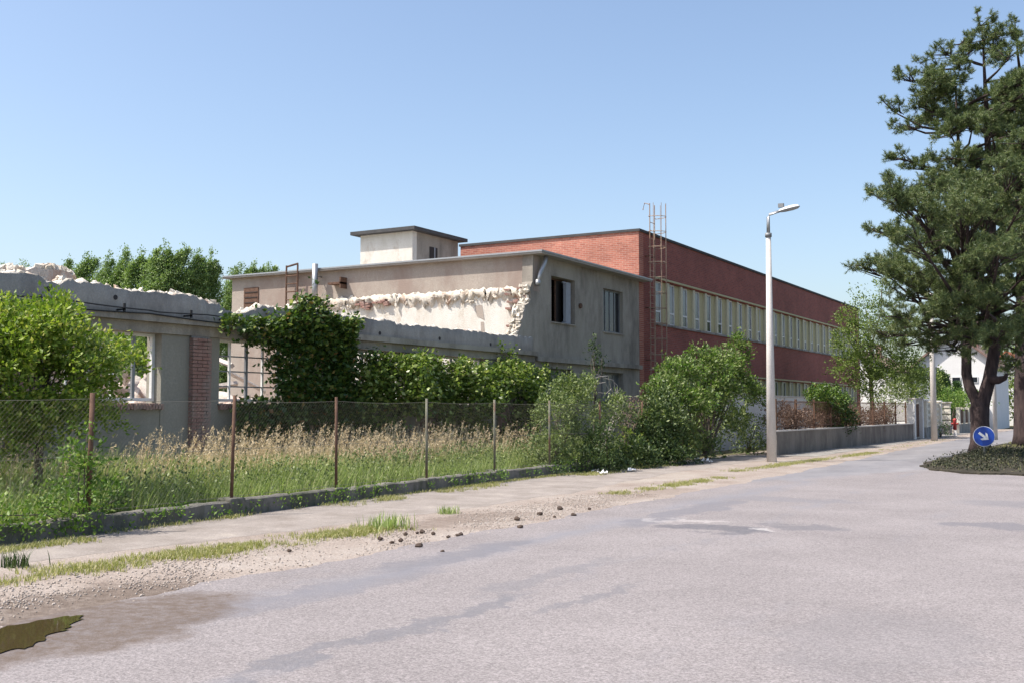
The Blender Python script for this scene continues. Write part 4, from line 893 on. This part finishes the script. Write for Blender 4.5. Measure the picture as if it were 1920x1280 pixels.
# loose tree at the factory end
tb = on_x(1650, 770, -12.6)
plant('loose_tree', (tb[0], 62.0, 0), [(*on_y(u, v, Y), a, b_, c_) for u, v, Y, a, b_, c_ in ((1600, 640, 60, 1.0, 1.2, 1.0), (1640, 600, 62, 1.1, 1.2, 1.2), (1625, 560, 62, .8, .8, .6), (1660, 660, 62, 1.3, 1.3, 1.1), (1610, 690, 60, 1.1, 1.2, .9), (1690, 690, 63, 1.2, 1.2, .9), (1650, 720, 61, 1.4, 1.4, .9), (1715, 720, 64, 1.1, 1.1, .8), (1640, 545, 62, .5, .5, .8), (1680, 620, 64, .8, .8, .7), (1655, 520, 62, .35, .35, .4), (1590, 600, 60, .5, .5, .5))],
      'loose leafy tree at the far end of the brick factory', 'tree', 'tree', .13, 30, 8, 321, L=.5, parts=('trunk', 'crown'), stems=40, stem_r=.05, gap=-.4, gapf=1.3,
      trunk=[(tb[0], 62, -.1, .16), (tb[0] + .05, 62, 1.6, .13), (tb[0], 62, 3.2, .1), (tb[0] + .1, 62, 5.2, .06)], low=-.8)
plant('silver_bush', (-10.9, 57.2, 0), [(*on_y(u, v, Y), a, b_, c_) for u, v, Y, a, b_, c_ in ((1655, 770, 57.5, .6, .7, .9), (1680, 740, 58.5, .6, .6, .7), (1660, 720, 58, .5, .5, .6))],
      'thin pale leafed bush between the dry hedge and the gate', 'bush', 'shrub', .1, 22, 7, 322, L=.4, stems=14, gap=0.)
def conifer(u0, v0, vtop, Y, w, label):
    a = on_y(u0, v0, Y); tpz = on_y(u0, vtop, Y)[2]; r = R(int(u0)); t = empty('thuja', (a[0], Y, 0), label, 'conifer', 'thujas by the white house')
    n = 1500; z = r.uniform(.1, 1, n) ** .8; ang = r.uniform(0, 6.3, n); rad = w * (1.02 - z) ** .7 * (.75 + .25 * r.random(n)) * (1 + .15 * np.sin(ang * 3 + z * 9))
    C = np.c_[a[0] + rad * np.cos(ang), Y + rad * np.sin(ang), z * tpz]; D = np.c_[np.cos(ang) * .5, np.sin(ang) * .5, np.ones(n)]
    v, f = sprigs(C, D, .3, 5, .12, r, spread=.06); mesh_obj('crown', v, f, 'thuja', t)
    b = MB(); b.tube([(a[0], Y, -.1), (a[0], Y, tpz * .8)], [.08, .02], 6); b.build('trunk', 'bark', t)
conifer(1765, 760, 699, 84, .75, 'taller thuja in front of the white house'); conifer(1774, 760, 706, 86, .6, 'slimmer thuja right behind the taller one'); conifer(1795, 760, 720, 88, .6, 'shortest thuja below the white house gable')
plant('garden_bush', (-11.4, 82, 0), [(*on_y(u, v, Y), a, b_, c_) for u, v, Y, a, b_, c_ in ((1800, 748, 80, 1.1, 1.2, .6), (1825, 752, 84, 1.2, 1.2, .6), (1780, 745, 78, .9, 1., .6))],
      'bright garden bush overhanging the cream fence', 'bush', 'shrub_bright', .14, 20, 7, 331, L=.4, stems=12, low=-.9)
plant('yard_tree', (-12.6, 74, 0), [(*on_y(u, v, Y), a, b_, c_) for u, v, Y, a, b_, c_ in ((1710, 730, 72, 1.1, 1.2, 1.), (1730, 715, 74, 1., 1.1, .9), (1700, 705, 73, .9, .9, .8))],
      'dark green yard tree left of the second pole', 'tree', 'tree', .14, 18, 7, 332, L=.45, stems=16, parts=('trunk', 'crown'), low=-.9, trunk=[(-12.6, 74, -.1, .12), (-12.6, 74, 1.5, .1), (-12.5, 74, 2.6, .06)])
plant('pavement_weed', (-9.6, 66, 0), [(-9.6, 66, .5, .35, .5, .5)], 'green weed clump beside the second pole', 'weed', 'shrub_bright', .1, 40, 7, 333, L=.25, stems=6, low=-.9)
r = R(71)
for k, (u, v, Y, w, lab) in enumerate(((1880, 735, 112, 3.2, 'dark tree closing the street behind the thin pole'), (1905, 745, 125, 3.6, 'far tree at the street end behind the right trunk'), (1868, 700, 145, 4.5, 'tall far tree above the street end'))):
    a = on_y(u, v, Y)
    plant('far_tree', (a[0], Y, 0), [(a[0] + dx, Y + dy, a[2] + dz, w * s, w * s, w * s * .9) for dx, dy, dz, s in ((0, 0, 0, .8), (-w * .5, 0, -.6, .55), (w * .5, .3, -.4, .6), (0, 0, w * .5, .5))],
          lab, 'tree', 'tree', .3, 4, 7, 400 + k, L=.9, parts=('trunk', 'crown'), stems=12, stem_r=.08, low=-.9, trunk=[(a[0], Y, -.1, .25), (a[0], Y, a[2] * .5, .2), (a[0], Y, a[2], .12)], group='trees at the street end')
C, D = blob_sprigs([(x, 150 + 6 * wob(x * .3, 3), 3.2 + .8 * wob(x * .5, 9), 5, 4, 4.2 + 1.3 * wob(x * .7, 5)) for x in np.arange(-6, 130, 6)], 1.3, R(470), 470, -.8, .5, -.9)
v, f = sprigs(C, D, 1.1, 6, .5, R(471), spread=.25); stuff(mesh_obj('far_wood', v, f, 'tree'), 'far belt of trees beyond the traffic island', 'wood')
# poplars far left, bent by the wind
pops = [(128, 482, 96, 1.2, 'smallest leftmost of the far poplars'), (165, 474, 94, 1.6, 'second far poplar from the left'), (208, 468, 92, 1.7, 'third far poplar from the left'), (238, 462, 95, 1.6, 'fourth far poplar, right before the gap'), (268, 466, 92, 1.6, 'far poplar just right of the gap in the row'), (312, 450, 90, 1.9, 'tallest far poplar in the middle of the row'), (345, 456, 92, 1.8, 'far poplar right of the tallest one'), (372, 462, 94, 1.7, 'darker far poplar right of the middle'), (398, 470, 96, 1.8, 'far poplar above the left end of the grey roof'), (452, 492, 108, 1.8, 'distant poplar behind the grey roof'), (478, 490, 110, 1.7, 'distant poplar above the grey roof edge'), (505, 490, 112, 1.5, 'rightmost distant poplar tip above the grey roof')]
for k, (u, v, Y, w, lab) in enumerate(pops):
    rp = R(500 + k); tp = on_y(u, v, Y); rt2 = np.array([math.cos(YAW), math.sin(YAW), 0]); h = tp[2]
    base = np.array([tp[0], Y, 0]) - rt2 * h * .16
    t = empty('poplar', tuple(base), lab + ' behind the ruin', 'tree', 'wind bent poplars behind the ruin')
    lean = lambda z: base + np.outer(z ** 1.7, rt2 * h * .16) + np.outer(z, [0, 0, h])
    C = []; D = []
    for j in range(52):                                  # each crown is a sheaf of wind blown plumes
        z0 = rp.uniform(.1, .86); ang = rp.uniform(0, 6.3); rd = w * 1.4 * np.clip((1.05 - z0) * 1.6, .1, 1) * math.sqrt(rp.uniform(.1, 1)); st0 = lean(np.array([z0]))[0] + np.array([math.cos(ang) * rd, math.sin(ang) * rd, 0])
        Lp = h * rp.uniform(.1, .16) * (1 if z0 < .7 else .8); dp = unit(np.array([0, 0, 1.]) + rt2 * rp.uniform(.35, .7) + rp.normal(0, .12, 3)); nn2 = 150; tt = rp.uniform(0, 1, nn2)
        wd = .62 * w * .75 * (1 - tt ** 1.5) + .05; C.append(st0 + np.outer(tt * Lp, dp) + rp.normal(size=(nn2, 3)) * wd[:, None] * .7); D.append(np.tile(dp, (nn2, 1)) + .35 * rp.normal(size=(nn2, 3)))
    tt = rp.uniform(.7, .98, 120); C.append(lean(tt) + rp.normal(size=(120, 3)) * (.15 + 1.7 * (1 - tt))[:, None]); D.append(np.tile([0, 0, 1.], (120, 1)) + rt2 * .4)
    C = np.vstack(C); D = np.vstack(D); n = len(C); z = C[:, 2] / h; keep = np.ones(n, bool)
    v_, f_ = sprigs(C[keep], D[keep], .5, 5, .27, rp, spread=.14); mesh_obj('crown', v_, f_, 'poplar', t)
    b = MB(); zz_ = np.linspace(0, .93, 7); b.tube(list(lean(zz_)), list(np.linspace(.22, .03, 7)), 7)
    for i in range(10): j = rp.integers(n); q = lean(np.array([z[j] * .8]))[0]; b.tube([q, C[j]], [.05, .015], 4)
    b.build('trunk', 'bark', t)
for k, (u, v, lab) in enumerate(((8, 500, 'tiny treetop far left behind the inner wall stump'), (42, 497, 'second tiny treetop far left behind the inner wall stump'))):
    a = on_y(u, v, 120); plant('far_tree', (a[0], 120, 0), [(a[0], 120, a[2] - 1.2, 1.2, 1.2, 1.6), (a[0] - .5, 120.5, a[2] - 4, 2, 2, 3)], lab, 'tree', 'poplar', .3, 5, 6, 450 + k, L=.7, parts=('trunk', 'crown'), stems=6, trunk=[(a[0], 120, -.1, .25), (a[0], 120, a[2] * .5, .2), (a[0], 120, a[2] - 2, .08)], low=-.9, group='treetops far left')
# lower trees seen through the window openings behind the ruin
for k, (x, y, h) in enumerate(((-36, 26, 4.2), (-38, 33, 4.0), (-35, 40, 4.4))):
    plant('yard_bush', (x, y, 0), [(x, y, h * .55, 1.8, 1.9, h * .4), (x + .8, y - 1, h * .4, 1.5, 1.5, h * .35)], ['dark bush seen through the left window of the ruin', 'dark bush behind the rubble of the ruin', 'dark bush beyond the torn end wall'][k], 'bush', 'shrub_dark', .2, 8, 7, 460 + k, L=.5, stems=10, low=-.9)

# ------------------------------------------------------------------ pines
def needles(shoots, dirs, L, r, per=40, nl=.13, w=.0085):
    n = len(shoots); t = r.uniform(0, 1, (n, per, 1)); d = unit(dirs); Ls = (L * r.uniform(.7, 1.3, n))[:, None, None]
    p = shoots[:, None] + d[:, None] * t * Ls
    a = unit(r.normal(size=(n, per, 3)) + d[:, None] * .55); nlv = nl * r.uniform(.7, 1.2, (n, per, 1))
    side = unit(np.cross(a, r.normal(size=(n, per, 3)))) * w
    v = np.stack([p - side, p + side, p + a * nlv], 2).reshape(-1, 3); return v, np.arange(len(v)).reshape(-1, 3)
def pine(name, label, trunks, pads, seed, n_shoot=1.):
    r = R(seed); base = trunks[0][0]; t = empty(name, (base[0], base[1], 0.1), label, 'pine tree')
    mb = MB(); axis = []
    for tr in trunks:
        mb.tube([p[:3] for p in tr], [p[3] for p in tr], 12); P_ = np.array([p[:3] for p in tr])
        for i in range(len(P_) - 1):
            for s in np.linspace(0, 1, 6): axis.append(P_[i] * (1 - s) + P_[i + 1] * s)
    mb.build('trunk', 'pine_bark', t, smooth=True); axis = np.array(axis); axis = axis[axis[:, 2] > 4.6]
    S_ = []; D_ = []; limbs = MB(); 
    for (x, y, z, rx, rz) in pads:
        c = np.array([x, y, z]); n = int(125 * n_shoot * rx * rx) + 16
        nt_ = max(4, n // 8); d = r.normal(size=(nt_, 3)); d = unit(d) * (r.uniform(0, 1, (nt_, 1)) ** .4)
        tc = c + d * np.array([rx, rx, rz * 1.15]); tc[:, 2] += -.12 * rx * (d[:, 0] ** 2 + d[:, 1] ** 2)
        n = nt_ * 8; own = np.repeat(tc, 8, 0); sd_ = unit(r.normal(size=(n, 3)) + np.array([0, 0, .45])); p = own + sd_ * .05
        # a limb reaches the pad from below and inside
        dz = c[2] - axis[:, 2]; hd = np.hypot(axis[:, 0] - c[0], axis[:, 1] - c[1]); cost = np.abs(dz - .25 * hd) + .3 * hd; q = axis[np.argmin(cost)]
        L = np.linalg.norm(c - q); mid = q + (c - q) * .5 + np.array([0, 0, -.05 * L]) + r.normal(0, .06 * L, 3)
        limbs.tube([q, mid, c - np.array([0, 0, rz * .5])], [min(.1, .03 + .014 * L), .03 + .005 * L, .018], 6)
        for j in r.choice(n, min(n, 14), False): limbs.tube([c + (q - c) * r.uniform(0, .25) - np.array([0, 0, rz * .4]), p[j]], [.02, .007], 4)
        S_.append(p); out = unit(p - q) * .35; D_.append(out + sd_ * .9 + np.array([0, 0, .35]))
    limbs.build('limbs', 'pine_bark', t, smooth=True)
    S_ = np.vstack(S_); D_ = np.vstack(D_)
    v, f = needles(S_, D_, .2, r); mesh_obj('crown', v, f, 'needles', t)
    return t
r = R(88)
out_v = [20, 60, 100, 130, 195, 250, 300, 330, 360, 395, 425, 455, 490, 520, 560, 600, 640, 665]
out_u = [1835, 1790, 1745, 1705, 1665, 1690, 1675, 1710, 1650, 1705, 1630, 1700, 1600, 1660, 1670, 1700, 1660, 1760]
tips = [(1838, 40, 45, .55, .5), (1800, 75, 45, .6, .4), (1770, 95, 44, .55, .35), (1735, 130, 44, .75, .4), (1695, 145, 43.5, .5, .3), (1670, 200, 43, .45, .3), (1700, 230, 43, .7, .35), (1720, 190, 44, .8, .35), (1690, 290, 42, .6, .35), (1730, 310, 43, .8, .4), (1665, 355, 41, .5, .25), (1700, 365, 42, .75, .35), (1740, 345, 43, .8, .4), (1640, 425, 40, .5, .25), (1690, 435, 41, .75, .3), (1740, 415, 42, .8, .35), (1612, 492, 38, .5, .25), (1655, 500, 38.5, .7, .32), (1705, 490, 40, .8, .4), (1690, 545, 37, .75, .35), (1730, 530, 37, .9, .45), (1680, 585, 36, .6, .35), (1715, 600, 37, .8, .4), (1660, 625, 38, .55, .25), (1700, 640, 39, .6, .3), (1745, 640, 38, .7, .35), (1790, 650, 38, .7, .35), (1825, 630, 37, .8, .4), (1760, 585, 36, .9, .5), (1800, 560, 36, 1., .5), (1870, 630, 36, .9, .45), (1850, 570, 36, 1., .5), (1760, 460, 38, .9, .45), (1800, 500, 37, 1., .5), (1850, 490, 37, 1., .5)]
pads = [(*on_y(u, v, Y), a, b_) for u, v, Y, a, b_ in tips]
for k in range(100):
    v = 60 + 560 * r.uniform(0, 1) ** .9; ul = np.interp(v, out_v, out_u) + 55; u = r.uniform(ul, 1850 + (1850 - ul) * .9); half = (1850 - ul) / 48.
    Y = 44.5 - (v / 610) * 2.5 + r.uniform(-1, 1) * max(half, .8) * .9
    if wob3(np.array([[u / 60., v / 30., Y / 3.]]), 4, 1.)[0] < -.45: continue
    pads.append((*on_y(u, v, Y), r.uniform(.6, 1.0), r.uniform(.26, .4)))
# limbs reaching over the near end of the island
for k in range(16):
    pads.append((r.uniform(-6.3, -2.5), r.uniform(33.5, 39), r.uniform(6.0, 8.8), r.uniform(.8, 1.1), .4))
T0 = on_ground(1838, 846); x0, y0 = T0[0], T0[1]
fork = on_y(1838, 752, y0); lf1 = on_y(1812, 700, y0); lf2 = on_y(1812, 655, y0); lf3 = on_y(1822, 540, y0 - .5); rf1 = on_y(1855, 710, y0 + .2); rf2 = on_y(1866, 650, y0 + .3); rf3 = on_y(1858, 420, y0); rf4 = on_y(1842, 60, y0)
pine('forked_pine', 'tall dark pine with a forked trunk on the traffic island', [[(x0, y0, 0, .46), (x0, y0, .35, .36), (x0 + .02, y0, 1.2, .33), (x0 + .02, y0, fork[2] - .25, .35), (x0 + .02, y0, fork[2] + .12, .25)],
      [(x0, y0, 1.35, .27), (*(fork + np.array([-.14, 0, .02])), .21), (*(fork * .45 + lf1 * .55 + np.array([-.12, 0, 0])), .2), (*lf1, .19), (*lf2, .18), (*lf3, .14), (*on_y(1800, 330, y0 - .5), .08), (*on_y(1790, 130, y0 - .5), .02)],
      [(x0 + .04, y0, 1.35, .28), (*(fork + np.array([.1, 0, .02])), .26), (*rf1, .24), (*rf2, .22), (*rf3, .18), (*on_y(1850, 220, y0), .1), (*rf4, .02)],
      [(*rf1, .2), (*on_y(1872, 712, y0 - .2), .15), (*on_y(1884, 708, y0 - .4), .1), (*on_y(1889, 700, y0 - .5), .04)]], pads, 801)
q = on_ground(1925, 836); x0, y0 = q[0], q[1]
pads2 = []
for k in range(70):
    z = r.uniform(4.5, 16.2); half = np.interp(z, [4.5, 8, 12, 16.5], [4.6, 5., 3.4, .7]); a = r.uniform(0, 6.3); s = math.sqrt(r.uniform(.05, 1)) * half
    pads2.append((x0 + .6 + s * math.cos(a), y0 + s * math.sin(a), z, r.uniform(.75, 1.1), r.uniform(.3, .45)))
pads2 += [(*on_y(u, v, Y), a, b_) for u, v, Y, a, b_ in ((1905, 55, 49, .5, .5), (1900, 680, 47, .8, .4), (1890, 640, 46, .8, .4), (1915, 610, 45, .9, .4))]
pine('straight_pine', 'thick trunked pine at the right edge of the picture', [[(x0, y0, 0, .62), (x0, y0, .5, .52), (x0 + .05, y0, 3, .47), (x0 + .15, y0, 8, .33), (x0 + .2, y0, 13, .15), (x0 + .2, y0, 16.3, .03)]], pads2, 802)

# ------------------------------------------------------------------ grasses
def blades(xy, z0, h, r, w=.006, lean=.35, wind=(.1, .06)):
    n = len(xy); a = r.uniform(0, 6.3, n); ln = lean * r.uniform(.2, 1.2, n); h = h * r.uniform(.6, 1.2, n)
    d = np.c_[np.cos(a), np.sin(a)] * (ln * h)[:, None] + np.array(wind) * h[:, None]; s = np.c_[-np.sin(a), np.cos(a)] * w
    z0 = np.broadcast_to(z0, n)
    b1 = np.c_[xy - s, z0]; b2 = np.c_[xy + s, z0]; m1 = np.c_[xy - s * .8 + d * .4, z0 + h * .6]; m2 = np.c_[xy + s * .8 + d * .4, z0 + h * .6]; tp = np.c_[xy + d, z0 + h]
    v = np.stack([b1, b2, m2, m1, tp], 1).reshape(-1, 3); i = np.arange(n)[:, None] * 5
    return v, np.concatenate([i + [[0, 1, 2]], i + [[0, 2, 3]], i + [[3, 2, 4]]], 1).reshape(-1, 3)
r = R(900)
N = 62000; yq = 5 + 27 * r.uniform(0, 1, N) ** 1.15; tq = r.uniform(.03, 1, N) ** .9
xq = np.array([XF(y) for y in yq]) - .2 - tq * 4.4; xy = np.c_[xq, yq]
den = wob3(np.c_[xy, xy[:, :1] * 0], 12, 1.1) > -.75; xy = xy[den]; tq = tq[den]
hh = (.42 + .4 * np.clip(tq * 1.6, 0, 1)) * (1 + .22 * wob3(np.c_[xy, xy[:, :1] * 0], 9, 1.3))
v, f = blades(xy, -.04, hh, r, .007, .4); o = mesh_obj('tall_grass', v, f, 'grass'); stuff(o, 'tall green meadow grass filling the yard behind the fence', 'grass')
N = 4600; yq = r.uniform(8.5, 27, N); xq = np.array([XF(y) for y in yq]) - r.uniform(1.7, 3.6, N); xy = np.c_[xq, yq]
k_ = (wob3(np.c_[xy, xy[:, :1] * 0], 31, 1.2) > -.5) & ((yq > 12.2) | (r.random(N) < .35)); xy = xy[k_]
hs = r.uniform(.8, 1.3, len(xy)); v1, f1 = blades(xy, -.04, hs, r, .0045, .22)
tp = v1.reshape(-1, 5, 3)[:, 4]; mid = v1.reshape(-1, 5, 3)[:, 3]
C = tp - (tp - mid) * .45; v2, f2 = sprigs(C, tp - mid, .2, 8, .05, r, spread=.01, width=.3)
o = mesh_obj('dry_grass', np.vstack([v1, v2]), np.vstack([f1, f2 + len(v1)]), 'dry_grass'); stuff(o, 'band of dry straw coloured grass with seed heads in the yard', 'dry grass')
# leafy weeds among the grass
N = 900; yq = r.uniform(8, 30, N); xq = np.array([XF(y) for y in yq]) - r.uniform(.25, 1.5, N); C = np.c_[xq, yq, r.uniform(.15, .6, N)]
v, f = sprigs(C, np.tile([.1, 0, 1.], (N, 1)), .3, 9, .06, r, spread=.07); o = mesh_obj('yard_weeds', v, f, 'shrub'); stuff(o, 'low leafy weeds along the inside of the fence', 'weeds')
# verge grass strips and tufts
def turf(name, pts, h, label, seed, n_blades=5):
    rr_2 = R(seed); v, f = blades(np.repeat(pts, n_blades, 0) + rr_2.normal(0, .02, (len(pts) * n_blades, 2)), .0, np.full(len(pts) * n_blades, h), rr_2, .0035, .9, (0, 0)); o = mesh_obj(name, v, f, 'lawn'); stuff(o, label, 'grass'); return o
def in_strip(n, y0, y1, xc, hw, seed, thr=-.3):
    rr_2 = R(seed); y = rr_2.uniform(y0, y1, n); x = np.array([xc(q) for q in y]) + hw * rr_2.normal(0, .42, n) ; p = np.c_[x, y]
    return p[wob3(np.c_[p, p[:, :1] * 0], seed, 3.2) + .5 * rr_2.normal(size=len(p)) > thr + .25]
turf('verge_grass', in_strip(5600, 3.5, 12.3, lambda y: -9.55 + .09 * (y - 6), .5, 21, -.3), .05, 'bright short grass strip between path and gravel', 22, 6)
turf('roadside_grass', np.vstack([in_strip(1800, 19, 25, lambda y: -8.7 + .03 * (y - 19), .35, 23, -.1), in_strip(3000, 27.5, 42, lambda y: -9.15 + .05 * (y - 28), .4, 24, -.3), in_strip(900, 44, 62, lambda y: -8.7, .3, 25, .1)]), .05, 'patchy roadside grass near the lamp', 26, 5)
turf('path_edge_grass', np.vstack([in_strip(900, 6, 9.2, lambda y: XF(y) + .55, .3, 27, 0.), in_strip(2200, 9.8, 31, lambda y: XF(y) + .28, .14, 28, .0), in_strip(700, 14.5, 16.6, lambda y: XF(y) + .55, .3, 29, -.2), in_strip(900, 17.8, 20.2, lambda y: XF(y) + .6, .3, 33, -.1), in_strip(1500, 24, 29.5, lambda y: XF(y) + .7, .5, 34, 0.)]), .06, 'green tufts along the foot of the fence plinth', 30, 5)
pt = in_strip(3600, 31, 60, lambda y: -3.2, 2.6, 35, -.2); pt = pt[(pt[:, 0] > -5.1) & ((pt[:, 1] > 42) | (R(3).random(len(pt)) < .06))]
o = turf('island_grass', pt, .1, 'short grass on the traffic island under the pines', 36, 5); o.location.z += .05
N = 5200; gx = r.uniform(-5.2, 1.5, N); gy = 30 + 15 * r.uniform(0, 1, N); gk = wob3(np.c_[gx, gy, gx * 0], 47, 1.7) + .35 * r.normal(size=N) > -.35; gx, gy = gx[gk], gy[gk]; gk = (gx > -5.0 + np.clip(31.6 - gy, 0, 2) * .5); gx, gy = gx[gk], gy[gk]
v, f = sprigs(np.c_[gx, gy, np.full(len(gx), .05)], np.c_[r.normal(size=len(gx)) * .5, r.normal(size=len(gx)) * .5, np.ones(len(gx))], .09, 8, .065, r, spread=.08); o = mesh_obj('pine_shade_cover', v, f, 'shade_litter_leaf'); stuff(o, 'low dark leaves added as pine shade on the near end of the traffic island', 'ground cover')  # dark leaves added where the pine shade does not fall
# broad leaved weeds hanging over the plinth
N = 420; yq = np.concatenate([r.uniform(6, 9.6, 150), r.uniform(9.9, 31, 270)]); yq = yq[wob(yq, 55, 2.) > -.25]; N = len(yq); xq = np.array([XF(y) for y in yq]) + r.uniform(.1, .28, N)
v, f = sprigs(np.c_[xq, yq, r.uniform(.02, .2, N) * np.where(yq < 9.6, 1.6, 1)], np.c_[np.ones(N) * .5, r.normal(size=N) * .3, np.ones(N)], .14, 9, .055, r, spread=.05); o = mesh_obj('plinth_weeds', v, f, 'shrub_bright'); stuff(o, 'broad leaved weeds in front of the fence plinth', 'weeds')
# single weed tufts on the verge
for k, (u, v_, h, lab) in enumerate(((728, 990, .2, 'grass tuft standing alone on the gravel verge'), (842, 962, .12, 'tiny weed tuft at the damp patch'), (32, 1062, .16, 'small dark weed on the path at the left edge'))):
    g0 = on_ground(u, v_); rr_2 = R(40 + k); pts = g0[:2] + rr_2.normal(0, .09 + .08 * (k == 0), (90 + 90 * (k == 0), 2)); v, f = blades(pts, 0., np.full(len(pts), h), rr_2, .006, .6, (0, 0))
    tag(mesh_obj('weed_tuft', v, f, 'grass' if k < 2 else 'shrub_dark'), lab, 'weed')['kind'] = 'stuff'
# gravel stones and clods
N = 12000; yq = 3.5 + 16 * r.uniform(0, 1, N) ** 1.3; xq = -8.3 + r.normal(0, .55, N); k_ = (xq < -7.35) & (xq > -9.3) & (wob3(np.c_[xq, yq, xq * 0], 58, 1.8) + .4 * r.normal(size=N) > -.05); c3 = np.c_[xq, yq, np.full(N, .004)][k_]
o = chunk_mass('loose_gravel', c3, r.uniform(.004, .011, len(c3)), 'pebble', 66); stuff(o, 'loose gravel stones along the road edge', 'gravel')
def clod_mesh(seed):
    import bmesh
    bm = bmesh.new(); bmesh.ops.create_icosphere(bm, subdivisions=2, radius=1.); r_ = R(seed)
    for v_ in bm.verts: v_.co *= 1 + .3 * float(wob3(np.array([list(v_.co)]), seed, 2.4)[0]) + r_.uniform(-.12, .12)
    me = bpy.data.meshes.new('clod'); bm.to_mesh(me); bm.free(); me.materials.append(M['clod']); return me
CL = [clod_mesh(20 + i) for i in range(4)]
clods = [(712, 1012), (735, 1018), (752, 1015), (760, 1003), (772, 992), (782, 1000), (792, 999), (812, 1002), (841, 1008), (858, 1005), (864, 1004), (786, 1026), (830, 1035), (975, 990), (970, 975), (1040, 970), (1075, 967), (1012, 965), (1050, 955), (542, 1034), (1105, 955)]
for k, (u, v_) in enumerate(clods):
    g0 = on_ground(u, v_); me = CL[k % 4]; o = bpy.data.objects.new('earth_clod', me); COL.objects.link(o); s = r.uniform(.02, .045); o.location = (g0[0], g0[1], s * .45 + .008); o.scale = (s * 1.25, s, s * .8); o.rotation_euler = (0, 0, r.uniform(0, 6))
    tag(o, 'small dark earth clod lying on the gravel verge', 'clod', 'earth clods on the verge')
lit = [(1303, 862, .2, 'larger white litter scrap under the big bush'), (1325, 867, .24, 'white crumpled bag at the path by the big bush'), (1130, 889, .16, 'white litter scrap at the dark shrub foot'), (1186, 884, .16, 'white scrap beside the yellow weeds'), (1115, 885, .13, 'small pale scrap left of the dark shrub')]
for k, (u, v_, s, lab) in enumerate(lit):
    g0 = on_ground(u, v_); rr_2 = R(60 + k); n = 7; G = np.array([(x, y) for x in np.linspace(-1, 1, n) for y in np.linspace(-1, 1, n)]) * s * .6
    z = .03 + np.abs(rr_2.normal(0, s * .22, n * n)); vv = np.c_[G + g0[:2] + rr_2.normal(0, s * .07, G.shape), z]
    fs = [(i * n + j, i * n + j + 1, (i + 1) * n + j + 1, (i + 1) * n + j) for i in range(n - 1) for j in range(n - 1)]; tag(mesh_obj('litter', vv, fs, 'paper'), lab, 'litter')
# fallen bleached branch and dead sapling before the grey building
b = MB(); rr_2 = R(77); o0 = np.array([-14.0, 28.0, 0])
root = on_x(1170, 745, -14.); t = empty('dead_branch', (-14., 29.3, 0), 'bleached dead branches arching above the grey shrub', 'branch')
for k in range(6):
    a = np.array([-14., 29.3, 0.]) + rr_2.normal(0, .1, 3) * [1, 1, 0]; k0 = on_x(1165 + rr_2.normal(0, 4), 765, -14.); m_ = on_x((1150, 1140, 1158, 1146, 1135, 1160)[k], (712, 704, 722, 728, 716, 735)[k], -14.1); e = on_x((1118, 1108, 1135, 1122, 1112, 1150)[k], (700, 712, 708, 735, 726, 742)[k], -14.2)
    b.tube([a, k0, (k0 + m_) / 2 + rr_2.normal(0, .06, 3), m_, (m_ + e) / 2 + rr_2.normal(0, .05, 3), e], [.02, .017, .015, .012, .008, .004], 5)
b.build('twigs', 'dead_wood', t, smooth=True)
o0 = on_x(1114, 690, -15.2); plant('dark_sapling', (o0[0], o0[1], 0), [(*on_x(1114, 665, -15.2), .1, .1, .5), (*on_x(1122, 680, -15.2), .22, .22, .25), (*on_x(1113, 645, -15.2), .06, .06, .3)], 'thin dark sapling before the grey street wall', 'sapling', 'shrub_dark', .08, 60, 6, 781, L=.2, stems=5, stem_r=.02, parts=('trunk', 'crown'), trunk=[(o0[0], o0[1], -.1, .04), (o0[0], o0[1], 1.5, .03), (o0[0], o0[1], 3.0, .015)], low=-.9)
